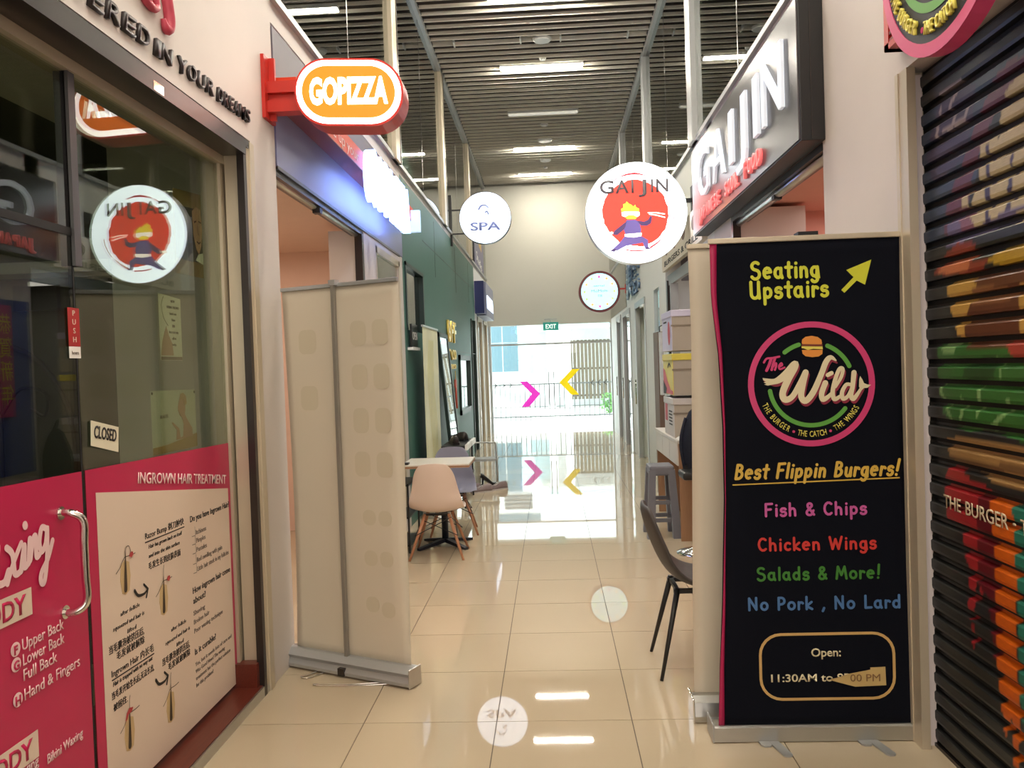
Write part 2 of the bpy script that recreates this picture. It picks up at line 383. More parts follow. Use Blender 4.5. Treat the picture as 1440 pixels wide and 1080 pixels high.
struct(boxes('wall_right_shop', [(3.4, 3.5, 7.02, YE, 0, 6.0), (1.62, 3.4, 10.15, 10.25, 0, 2.9), (1.62, 3.4, 7.02, 10.2, 2.9, 2.96), (2.2, 2.4, -3.2, 4.3, 0, 3)], mat('grey_interior', (150, 148, 150), .8)))
# upper windows: interior panels, panes, posts, head rail
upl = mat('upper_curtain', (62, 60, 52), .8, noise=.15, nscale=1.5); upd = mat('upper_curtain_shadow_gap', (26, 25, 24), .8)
def upper(n, x, sgn, y0, y1, posts, zb):
    root = struct(thing('window_%d' % n, (x, (y0+y1)/2, zb)))
    box('window_sill', x-.03, x+.03, y0, y1, zb, zb+.04, alumat, root)
    box('head_rail', x-.05, x+.05, y0, YE, CZ-.10, CZ-.01, alumat, root)
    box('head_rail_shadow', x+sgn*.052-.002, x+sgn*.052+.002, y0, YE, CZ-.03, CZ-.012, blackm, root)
    ys = [y0]+posts+[y1]
    for a, b in zip(ys[:-1], ys[1:]):
        k = max(1, round((b-a)/1.8)); d = (b-a)/k
        for i in range(k):
            box('pane', x-.006, x+.006, a+i*d+.01, a+(i+1)*d-.01, zb+.04, CZ-.10, upglass, root)
            if i: box('pane_joint', x-.007, x+.007, a+i*d-.01, a+i*d+.01, zb+.04, CZ-.10, darkst, root)
    for p in posts:
        box('post', x-.06, x+.05, p-.11, p+.11, zb, CZ-.02, beigeal if sgn > 0 else alumat, root, .006)
        box('post_edge', x-.055, x+.055, p+.112, p+.15, zb, CZ-.02, darkst, root)
    bx = x-sgn*.75
    y = y0
    while y < y1:
        box('curtain_panel', bx-.02, bx+.02, y+.02, min(y+.86, y1), zb-.1, 6.02, upl, root); y += .88
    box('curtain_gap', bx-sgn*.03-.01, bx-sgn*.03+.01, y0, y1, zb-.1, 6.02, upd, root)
upper(1, L, 1, 4.42, YE, [7.95, 11.6, 15.3], 3.62)
upper(2, R, -1, 4.30, YE, [7.8, 11.45, 15.1], 3.62)
box('pane', R-.006, R+.006, 15.25, YE, 2.62, 3.62, upglass, bpy.data.objects['window_2'])
box('orange_reflection', R+.3, R+.32, 15.4, 18.9, 2.6, 3.6, mat('orange_reflection_tone', (200, 140, 110), .7), bpy.data.objects['window_2'])  # orange sheet put in for the reflection seen in this glass
# ceiling fittings
def disc(bm, cx, cy, z, r, h, n=24):
    A = [bm.verts.new((cx+r*cos(2*pi*k/n), cy+r*sin(2*pi*k/n), z)) for k in range(n)]; B = [bm.verts.new((cx+r*.8*cos(2*pi*k/n), cy+r*.8*sin(2*pi*k/n), z-h)) for k in range(n)]
    bm.faces.new(B[::-1])
    for k in range(n): bm.faces.new((A[k], A[(k+1) % n], B[(k+1) % n], B[k]))
    fixn(bm)
lampm = mat('tube_light_diffuser', (255, 247, 230), .4, emit=160); lampoff = mat('tube_light_diffuser_unlit', (232, 228, 214), .4, emit=.5)
lw = ['fourth', 'third', 'second', 'first', 'nearest to the camera', 'above the camera', 'behind the camera']
for k, y in enumerate((18.12, 15.96, 13.78, 11.64, 9.48, 7.32, 5.16, 3.0, .84)):
    pos = {18.12: 'lit one closest to the end wall', 15.96: 'second lit one from the end wall', 13.78: 'dim one between two lit ones', 11.64: 'large lit one just beyond the black air slots'}.get(y, '%s from the end wall, seen mirrored in glass' % ('fifth', 'sixth', 'seventh', 'eighth', 'ninth')[max(0, k-4)])
    t = thing('ceiling_light', (0, y, 5.83), 'white linear ceiling light, '+pos, 'ceiling light', 'linear lights in the slatted ceiling')
    box('housing', -.59, .59, y-.06, y+.06, 5.80, 5.845, white, t)
    box('diffuser', -.575, .575, y-.05, y+.05, 5.785, 5.80, lampoff if y == 13.78 else lampm, t)
for y, r, lab in ((11.40, .05, 'small round white sensor beside the nearest visible tube light'), (10.74, .13, 'round white ceiling speaker between the two black air slots'), (14.5, .07, 'small round white smoke detector in the middle of the slatted ceiling'),
                  (15.50, .15, 'large oval white downlight just before the second tube light'), (17.0, .12, 'round white downlight between the last two tube lights'), (17.6, .045, 'tiny round sensor nearest to the last tube light')):
    bm = bmesh.new(); disc(bm, .02, y, 5.83, r, .03)
    tag(link('ceiling_disc', bm, white), lab, 'ceiling fitting')
for sx in (-1, 1):
    t = thing('air_slot', (sx*.69, 10.74, 5.84), 'black linear air slot in the ceiling, %s of the round speaker' % ('left' if sx < 0 else 'right'), 'air vent', 'linear air slots')
    box('slot', sx*.25, sx*1.14, 10.66, 10.82, 5.86, 5.88, blackm, t)
    for x in (.25, 1.12): box('end_clip', sx*x, sx*(x+.02), 10.65, 10.83, 5.81, 5.86, white, t)
    box('slot_frame', sx*.25, sx*1.14, 10.82, 10.835, 5.83, 5.86, slate, t)

# ---------------------------------------------------------------- waxing shop front (left)
G = -1.60; kk = G/-1.52
def gy(y): return y*kk
def gz(z): return 1.58+(z-1.58)*kk
dr = struct(thing('door_1', (G, 2.2, 0)))
wd = struct(thing('window_3', (G, 3.3, 0)))
YS = 2.685
box('pane', G-.006, G+.006, .6, YS-.006, gz(2.07), 2.68, clear, wd)
box('pane', G-.006, G+.006, YS+.006, 3.93, .07, 2.68, clear, wd)
box('pane', G-.006, G+.006, .62, YS-.008, .08, gz(2.045), clear, dr)
box('door_edge', G-.008, G+.008, YS-.008, YS-.001, .08, 2.68, blackm, dr)
box('door_top_seal', G-.008, G+.010, .62, YS-.008, gz(2.045), gz(2.07), blackm, dr)
box('door_patch_rail', G-.03, G+.02, YS-.008, YS+.03, gz(1.95), 2.66, mat('grey_patch_metal', (92, 90, 92), .4, metal=.6), wd)
fr = struct(boxes('window_frame_left', [(G-.05, G+.03, .6, 4.0, 2.62, 2.75), (G-.05, G+.02, 3.93, 4.04, .04, 2.75), (G+.03, L+.004, 3.965, 4.0, .04, 2.72)], beigeal))
struct(boxes('trim_1', [(G+.03, L+.012, .6, 3.95, 2.66, 2.70), (L-.03, L+.012, .6, 3.99, 2.70, 2.735), (L-.03, L+.005, 3.93, 3.965, 0, 2.70)], darkst))
struct(boxes('trim_2', [(L-.06, L+.012, 4.0, 4.055, 0, 2.735), (L-.02, L+.006, 4.055, 4.075, 0, 2.735)], beigeal))
box('latch_plate', L-.02, L+.014, 3.02, 3.1, 2.665, 2.70, chrome, fr)
sill = struct(box('sill_left', -2.2, L-.004, .6, 4.0, 0, .055, wood('red_brown_sill', (110, 48, 34), (78, 30, 22), .3, 'Y', 6)))
struct(box('baseboard_left', G-.02, L-.02, 3.9, 3.962, .055, .17, M['red_brown_sill']))
struct(box('trim_3', L-.004, L+.004, .6, 4.0, 0, .05, alu))
# pink vinyl and its print
P1 = onleft(G+.007); tm = mat('print_pinkwhite', (240, 205, 205), .5); tw = mat('print_panel', (226, 206, 186), .6, noise=.03, nscale=2)
zt = lambda y: gz(1.30-.018*(y/kk-2.16))
poly('pink_sticker', [(.64, .09), (YS-.01, .09), (YS-.01, zt(YS)), (.64, zt(.64))], P1, magenta, dr)
poly('pink_sticker', [(YS+.012, .075), (3.925, .075), (3.925, zt(3.925)), (YS+.012, zt(YS))], P1, magenta, wd)
poly('white_print_panel', [(gy(2.615), .078), (gy(3.70), .078), (gy(3.70), gz(1.065)), (gy(2.615), gz(1.213))], P1, tw, wd, d=.002)
P2 = onleft(G+.0105)
sl = -.145
def wt(s, y0, z, h, wid, m=ink, name='print_text', bold=0, slope=-.02, **k): text(s, P2, gy(y0), gz(z), h*kk, m, wd, name, w=wid*kk if wid else None, bold=bold, rot=slope, **k)
wt('INGROWN HAIR TREATMENT', 2.887, 1.205, .040, .80, tm, bold=.015, slope=sl)
wt('Razor Bump 剃刀肿快', 2.922, .993, .022, .315, slope=-.01)
poly('underline', [(gy(2.92), gz(.983)), (gy(3.24), gz(.979)), (gy(3.24), gz(.975)), (gy(2.92), gz(.979))], P2, ink, wd)
wt('Hair has grown back on itself', 2.945, .953, .015, .27, shear=.2, slope=-.01)
wt('and into the skin surface', 2.942, .919, .015, .25, shear=.2, slope=-.01)
wt('毛发生长到皮肤表面', 2.937, .878, .021, .26, slope=-.02, res=1)
wt('Do you have Ingrown Hair?', 3.296, .984, .025, .405, bold=.01, slope=-.01)
LZ = (.933, .898, .86, .817, .779)
for i, s in enumerate(('Itchiness', 'Pimples', 'Pustules', 'Red swelling with pain', 'Little hair stuck in my follicles')):
    z = LZ[i]
    wt(s, 3.345, z-.01, .020, (.10, .09, .10, .26, .33)[i], inkgrey, slope=-.01)
    strokes('tick_box', [([(gy(3.305), gz(z-.01)), (gy(3.335), gz(z-.012)), (gy(3.335), gz(z+.025))], .0014, False)], P2, inkgrey, wd)
wt('How ingrown hair come', 3.294, .687, .025, .39, bold=.01, slope=-.01)
wt('about?', 3.294, .645, .025, .12, bold=.01, slope=-.01)
for i, s in enumerate(('Shaving', 'Broken hair', 'Poor waxing technique')): wt(s, 3.292, .597-.037*i, .019, (.11, .15, .29)[i], inkgrey, slope=-.01)
wt('Is it curable?', 3.289, .434, .025, .21, bold=.01, slope=-.01)
for i, s in enumerate(('Yes, but it needs lots of care and', 'Wax Good News! The waxing', 'treatment has the perfect solution', 'for this problem!')): wt(s, 3.288, .386-.029*i, .016, (.38, .30, .36, .17)[i], inkgrey, slope=-.01)
for y0, z0 in ((2.67, .767), (3.03, .596)):
    for i, (s, dy, wid, cj) in enumerate((('after follicle', .06, .13, 0), ('squeezed and hair is', .01, .21, 0), ('lifted', .10, .06, 0), ('当毛囊泡被挤压后,', -.02, .235, 1), ('毛发就被解除', .025, .19, 1))):
        wt(s, y0+dy, z0-(.0, .037, .072, .104, .138)[i], .022 if cj else .015, wid, shear=.2*(1-cj), slope=-.02, res=1)
wt('Ingrown Hair 内长毛', 2.659, .582, .022, .29, slope=-.03, res=2)
poly('underline', [(gy(2.66), gz(.573)), (gy(2.95), gz(.563)), (gy(2.95), gz(.559)), (gy(2.66), gz(.569))], P2, ink, wd)
wt('Hair is trapped with no way out', 2.665, .548, .015, .27, slope=-.02, shear=.2)
wt('当毛发开始生长后,无法长出,', 2.655, .508, .020, .29, slope=-.02, res=1)
wt('被困住.', 2.662, .466, .020, .09, slope=-.02, res=1)
skin = mat('print_follicle_shadow', (206, 178, 130), .7); hairk = mat('print_hair', (70, 56, 40), .7); bumpm = mat('print_bump_red', (176, 62, 62), .7)
for i, (y0, z0, rd) in enumerate(((2.772, .85, 1), (3.041, .695, 1), (2.755, .307, 2), (3.06, .272, 0))):
    yy, zz = gy(y0), gz(z0); sc_ = .86
    H_ = lambda L: [(yy+(a-yy)*sc_, zz+(b-zz)*sc_) for a, b in L]
    poly('follicle_shade', H_([(yy+a, zz+b) for a, b in ((-.028, -.012), (0, -.022), (.03, -.012), (.043, .05), (.036, .11), (0, .125), (-.03, .11), (-.04, .05))]), P2, skin, wd)
    P3 = onleft(G+.012)
    strokes('hair_drawing', [(H_([(yy-.004, zz), (yy, zz+.06), (yy+.003, zz+.12), (yy+.004, zz+.16)]), [.011, .008, .004, .002], True),
        (H_([(yy-.075, zz+.085), (yy-.04, zz+.105), (yy-.015, zz+.13), (yy+.004, zz+.138), (yy+.05, zz+.135), (yy+.085, zz+.137)]), .0016, True),
        (H_([(yy+.004, zz+.15), (yy+.012, zz+.175), (yy+.035, zz+.178), (yy+.05, zz+.15)] if rd == 1 and i == 0 else [(yy+.004, zz+.15), (yy+.006, zz+.19), (yy+.012, zz+.21)]), .0016, True)], P3, hairk, wd)
    if rd: poly('red_bump', H_([(yy+a, zz+b) for a, b in (((.035, .135), (.05, .15), (.066, .148), (.07, .135), (.055, .124)) if rd == 1 else ((-.03, .115), (-.018, .145), (.004, .16), (.035, .152), (.02, .138), (-.005, .135), (-.016, .12)))]), onleft(G+.0125), bumpm, wd)
for y0, z0 in ((2.83, .80), (2.955, .43)):
    yy, zz = gy(y0), gz(z0)
    strokes('curved_arrow', [([(yy, zz+.03), (yy+.025, zz+.005), (yy+.07, zz), (yy+.095, zz+.01)], [.007, .006, .005, .004], True), ([(yy+.07, zz+.035), (yy+.10, zz+.01)], .005, False), ([(yy+.10, zz+.01), (yy+.085, zz-.018)], .005, False)], P2, ink, wd)
# door print
def dt(s, y0, z, h, wid, m=tm, name='print_text', **k): text(s, P2, gy(y0), gz(z), h*kk, m, dr, name, w=wid*kk if wid else None, **k)
Q = lambda pts: [(gy(a), gz(b)) for a, b in pts]
sc = (1/230)
def WX(pts): # script traced on the door in door coordinates
    return Q([(2.155+(x-0)*.00325, 1.165-(y-735)*.0034-(x)*.0000) for x, y in pts])
strokes('script_waxing', [
  (WX([(-14, 748), (-8, 742), (-12, 768), (-2, 772), (4, 764)]), .011, True), (WX([(3, 745), (10, 752), (12, 768), (20, 768)]), .010, True), (WX([(22, 745), (10, 760), (2, 774)]), .009, True),
  (WX([(20, 768), (26, 748), (25, 765), (30, 764)]), .010, True), (WX([(28, 731), (28.5, 732)]), .012, False),
  (WX([(31, 764), (34, 744), (33, 762), (38, 746), (42, 744), (42, 760), (46, 760)]), .010, True),
  (WX([(58, 740), (51, 738), (47, 750), (50, 758), (56, 752), (59, 740), (57, 765), (52, 784), (47, 784), (48, 776), (58, 766), (66, 752)]), .010, True)], P2, tm, dr)
for zz in (.997, .585):
    d_ = .985-zz
    poly('body_box', Q([(1.9, zz), (2.262, zz), (2.262, zz-.078), (1.9, zz-.078)]), P2, tw, dr)
    text('BODY', onleft(G+.012), gy(2.235), gz(zz-.064), .055, magenta, dr, 'print_text', align='R', bold=.02)
for i, (s, lt) in enumerate((('Upper Back', 'F'), ('Lower Back', 'G'), ('Full Back', ''), ('Hand & Fingers', 'H'))):
    zz = .842-.043*i-(.012 if i > 2 else 0)
    dt(s, 2.212, zz-.012, .033, (.195, .195, .155, .27)[i], bold=.004)
    if lt:
        poly('letter_badge', circ(gy(2.183), gz(zz+.002), .021, 24), P2, tm, dr); text(lt, onleft(G+.012), gy(2.183), gz(zz-.012), .026, magenta, dr, 'badge_letter', align='C', bold=.03)
dt('Brazilian Waxing', 2.0, .485, .028, .26, bold=.01); dt('Bikini Waxing', 2.3, .465, .028, .18, bold=.01)
# handle
hy = gy(2.44); bm = bmesh.new()
hx = G+.075
tube(bm, smoothpath([(G, 2.545, 1.16), (G+.045, 2.545, 1.16), (hx, 2.56, 1.13), (hx, 2.56, 1.05), (hx, 2.56, .95), (hx, 2.56, .87), (G+.045, 2.545, .84), (G, 2.545, .84)], 5), .0125, 12); fixn(bm)
link('door_handle', bm, chrome, dr, True)
for z in (1.16, .84): tub('handle_rose', [(G+.006, 2.545, z), (G+.014, 2.545, z)], .022, chrome, dr, 16, False)
# signs and posters on the glass
t = thing('closed_sign', (G+.02, 2.82, 1.38), 'small white CLOSED sign hanging inside the waxing shop glass', 'sign')
pc = Plane((G+.012, 0, 0), (.0, 1, 0), (0, 0, 1), (1, 0, 0))
poly('board', [(gy(2.60), gz(1.452)), (gy(2.765), gz(1.418)), (gy(2.757), gz(1.332)), (gy(2.594), gz(1.37))], pc, mat('closed_board', (228, 222, 196), .5), t, th=.003)
text('CLOSED', pc, gy(2.608), gz(1.396), .042, ink, t, w=.145, bold=.02, rot=-.19, d=.0035)
t = thing('push_sticker', (G+.01, 2.65, 1.75), 'narrow red vertical PUSH sticker on the glass door', 'sticker')
poly('red_label', Q([(2.50, 1.815), (2.562, 1.815), (2.562, 1.693), (2.50, 1.693)]), P2, mat('push_red', (176, 30, 32), .4), t)
for i, c_ in enumerate('PUSH'): text(c_, onleft(G+.012), gy(2.531), gz(1.79-.028*i), .018, tw, t, align='C', xs=1.2)
poly('white_label', Q([(2.50, 1.692), (2.562, 1.692), (2.562, 1.655), (2.50, 1.655)]), P2, paper, t)
text('hours', onleft(G+.012), gy(2.531), gz(1.667), .012, inkgrey, t, align='C')
PP = onleft(G-.0125); PQ = onleft(G-.011)
t = thing('price_poster', (G-.01, 3.47, 1.88), 'narrow white price poster with pink flowers taped behind the glass', 'poster')
poly('sheet', Q([(3.145, 1.918), (3.335, 1.908), (3.335, 1.653), (3.145, 1.653)]), PP, paper, t)
poly('sheet_footer', Q([(3.149, 1.668), (3.331, 1.668), (3.331, 1.655), (3.149, 1.655)]), PQ, mat('taupe_print', (118, 96, 80), .6), t)
poly('flower_print', Q([(3.150, 1.673), (3.165, 1.733), (3.180, 1.758), (3.200, 1.788), (3.220, 1.753), (3.245, 1.723), (3.255, 1.673)]), PQ, mat('dusty_pink_print', (206, 168, 150), .6), t)
strokes('wave_line', [(Q([(3.185, 1.908), (3.165, 1.873), (3.180, 1.823), (3.215, 1.793)]), .002, True)], PQ, inkgrey, t)
for i in range(8): text(('NEW', 'SPRING PROMO', 'facial care', 'from', '$88', 'first trial only', 'call us', 'today')[i], PQ, gy(3.265), gz(1.888-.025*i), .011, inkgrey, t, align='C')
t = thing('facial_poster', (G-.01, 3.4, 1.4), 'white and gold beauty poster of a woman in profile, low on the glass', 'poster')
poly('sheet', Q([(3.050, 1.535), (3.440, 1.530), (3.440, 1.285), (3.050, 1.285)]), PP, mat('marble_print', (214, 218, 210), .5, noise=.1, nscale=9), t)
poly('gold_band', Q([(3.050, 1.315), (3.170, 1.318), (3.300, 1.330), (3.440, 1.345), (3.440, 1.287), (3.050, 1.287)]), PQ, mat('gold_print', (186, 150, 72), .5), t)
skn = mat('print_skin', (206, 160, 128), .6); hr = mat('print_blond', (196, 160, 110), .6)
poly('profile_figure', Q([(3.250, 1.330), (3.255, 1.370), (3.220, 1.395), (3.215, 1.405), (3.230, 1.400), (3.275, 1.375), (3.285, 1.335), (3.310, 1.340), (3.320, 1.390), (3.305, 1.420), (3.285, 1.430), (3.278, 1.445), (3.272, 1.450), (3.278, 1.475), (3.290, 1.495), (3.325, 1.495), (3.340, 1.460), (3.332, 1.430), (3.360, 1.400), (3.395, 1.370), (3.400, 1.335)]), PQ, skn, t)
poly('hair_towel', Q([(3.285, 1.490), (3.295, 1.515), (3.320, 1.520), (3.345, 1.505), (3.350, 1.475), (3.330, 1.465), (3.320, 1.495)]), onleft(G-.0095), hr, t)
text('BEAUTE', PQ, gy(3.120), gz(1.425), .014, inkgrey, t)
for y, z in ((3.060, 1.525), (3.430, 1.520)): poly('sticker_dot', circ(gy(y), gz(z), .006, 12), PQ, ink, t)
t = thing('portrait_poster', (G-.01, 3.65, 2.2), 'tall gold portrait poster of a dark haired woman, high on the glass', 'poster')
poly('sheet', Q([(3.310, 2.365), (3.580, 2.390), (3.580, 2.020), (3.310, 2.015)]), PP, mat('gold_brown_print', (150, 122, 70), .5), t)
poly('dark_hair', Q([(3.315, 2.300), (3.575, 2.320), (3.575, 2.090), (3.470, 2.080), (3.315, 2.080)]), PQ, mat('print_dark_hair', (44, 32, 26), .5), t)
poly('face', Q([(3.480, 2.300), (3.520, 2.325), (3.565, 2.320), (3.575, 2.230), (3.560, 2.160), (3.535, 2.120), (3.510, 2.140), (3.485, 2.200)]), onleft(G-.0095), skn, t)
strokes('face_features', [(Q([(3.495, 2.255), (3.512, 2.262)]), .0035, False), (Q([(3.540, 2.265), (3.562, 2.262)]), .0035, False), (Q([(3.525, 2.245), (3.528, 2.210), (3.537, 2.206)]), .002, False), (Q([(3.515, 2.173), (3.532, 2.168), (3.547, 2.175)]), .004, True)], onleft(G-.008), mat('print_features', (96, 46, 36), .6), t)
poly('white_collar', Q([(3.500, 2.090), (3.530, 2.120), (3.575, 2.130), (3.575, 2.080)]), onleft(G-.0095), paper, t)
# standing lettering on the wall
bl = mat('black_letter', (38, 30, 30), .35)
t = thing('shop_slogan', (L, 3.3, 2.84), 'raised black script letters reading IN YOUR DREAMS above the pink shop front', 'sign')
PW = onleft(L+.001)
def letters(s, y0, y1, z, slope, h, m, par, ex=.014, bold=.005, shear=.25):
    n = len(s); ws = [.45 if c in 'I ' else (1.25 if c in 'MW' else 1) for c in s]; tot = sum(ws); a = 0
    for c_, w_ in zip(s, ws):
        y = y0+(y1-y0)*a/tot; a += w_
        if c_ != ' ': text(c_, PW, y, z+slope*(y-y0), h, m, par, 'letter', w=(y1-y0)/tot*w_*.82, bold=bold, shear=shear, ex=ex, rot=slope, res=3)
letters('TERED', 2.50, 3.02, 2.795, .028, .07, bl, t); letters('IN', 3.045, 3.20, 2.805, .028, .068, bl, t); letters('YOUR', 3.235, 3.60, 2.812, .028, .068, bl, t); letters('DREAMS', 3.63, 4.03, 2.82, .028, .066, bl, t)
t = thing('script_logo', (L, 3.05, 3.0), 'raised dark pink script letter tail above the black slogan', 'sign')
bm = bmesh.new()
for P_, W_ in (([(2.84, 3.3), (2.95, 3.02), (3.02, 2.975), (3.07, 2.99), (3.06, 3.03)], [.012, .016, .016, .014, .012]), ([(3.06, 3.10), (3.10, 3.30), (3.14, 3.12), (3.17, 3.0), (3.165, 2.95), (3.14, 2.94), (3.12, 2.97)], [.010, .014, .022, .024, .022, .018, .010])):
    q = smoothpath([(a, b, c_) for (a, b), c_ in zip(P_, W_)], 7); tube(bm, [(L+.014, v.x, v.y) for v in q], [v.z for v in q], 8)
fixn(bm); link('script_stroke', bm, mat('dark_pink_letter', (186, 64, 84), .4), t, True)
# inside the waxing shop
t = thing('reception_desk', (-3.3, 4.0, 0), 'grey lectern desk inside the waxing shop holding open newspapers', 'desk')
boxes('body', [(-3.75, -3.3, 3.2, 4.1, 0, 1.30)], mat('desk_grey', (128, 122, 118), .6), t); boxes('desk_top', [(-3.8, -3.25, 3.15, 4.15, 1.30, 1.335)], mat('desk_top_dark', (64, 60, 62), .4), t)
t = thing('newspaper', (-3.5, 3.8, 1.34), 'open newspaper lying on the grey desk inside the waxing shop', 'newspaper')
boxes('pages', [(-3.76, -3.3, 3.2, 3.62, 1.337, 1.342), (-3.76, -3.3, 3.64, 4.08, 1.337, 1.344)], paper, t)
boxes('print_blocks', [(-3.7, -3.5, 3.25, 3.4, 1.343, 1.3435), (-3.7, -3.55, 3.45, 3.58, 1.343, 1.3435), (-3.7, -3.6, 3.7, 4.0, 1.345, 1.3455), (-3.5, -3.35, 3.75, 3.95, 1.345, 1.3455)], inkgrey, t)
bm = bmesh.new(); cy_, cz_ = 4.40, 1.18
iron = mat('wrought_iron', (64, 56, 46), .5)
FX = -3.05
tube(bm, [(FX+.42*cos(a*pi/16), 4.38, cz_+.62*sin(a*pi/16)) for a in range(33)], .014, 6, False)
for sx in (-1, 1):
    for zz in (1.5, 1.0): tube(bm, smoothpath([(FX, 4.38, zz-.1), (FX+sx*.12, 4.38, zz+.05), (FX+sx*.26, 4.38, zz+.02), (FX+sx*.25, 4.38, zz-.1), (FX+sx*.17, 4.38, zz-.06)], 5), .009, 6)
tube(bm, [(FX, 4.38, .56), (FX, 4.38, 1.8)], .010, 6)
fixn(bm); tag(link('iron_ornament', bm, iron, None, True), 'oval wrought iron scroll ornament on the wall inside the waxing shop', 'ornament')
tag(box('wall_plaque', -2.95, -2.7, 4.38, 4.41, 1.98, 2.12, mat('dark_plaque', (52, 46, 42), .5)), 'small dark plaque on the inner wall of the waxing shop', 'plaque')
tag(box('shelf_board', -3.9, -2.3, 4.2, 4.41, 2.16, 2.22, mat('pale_shelf', (160, 156, 146), .6)), 'pale wall shelf inside the waxing shop below the ceiling', 'shelf')

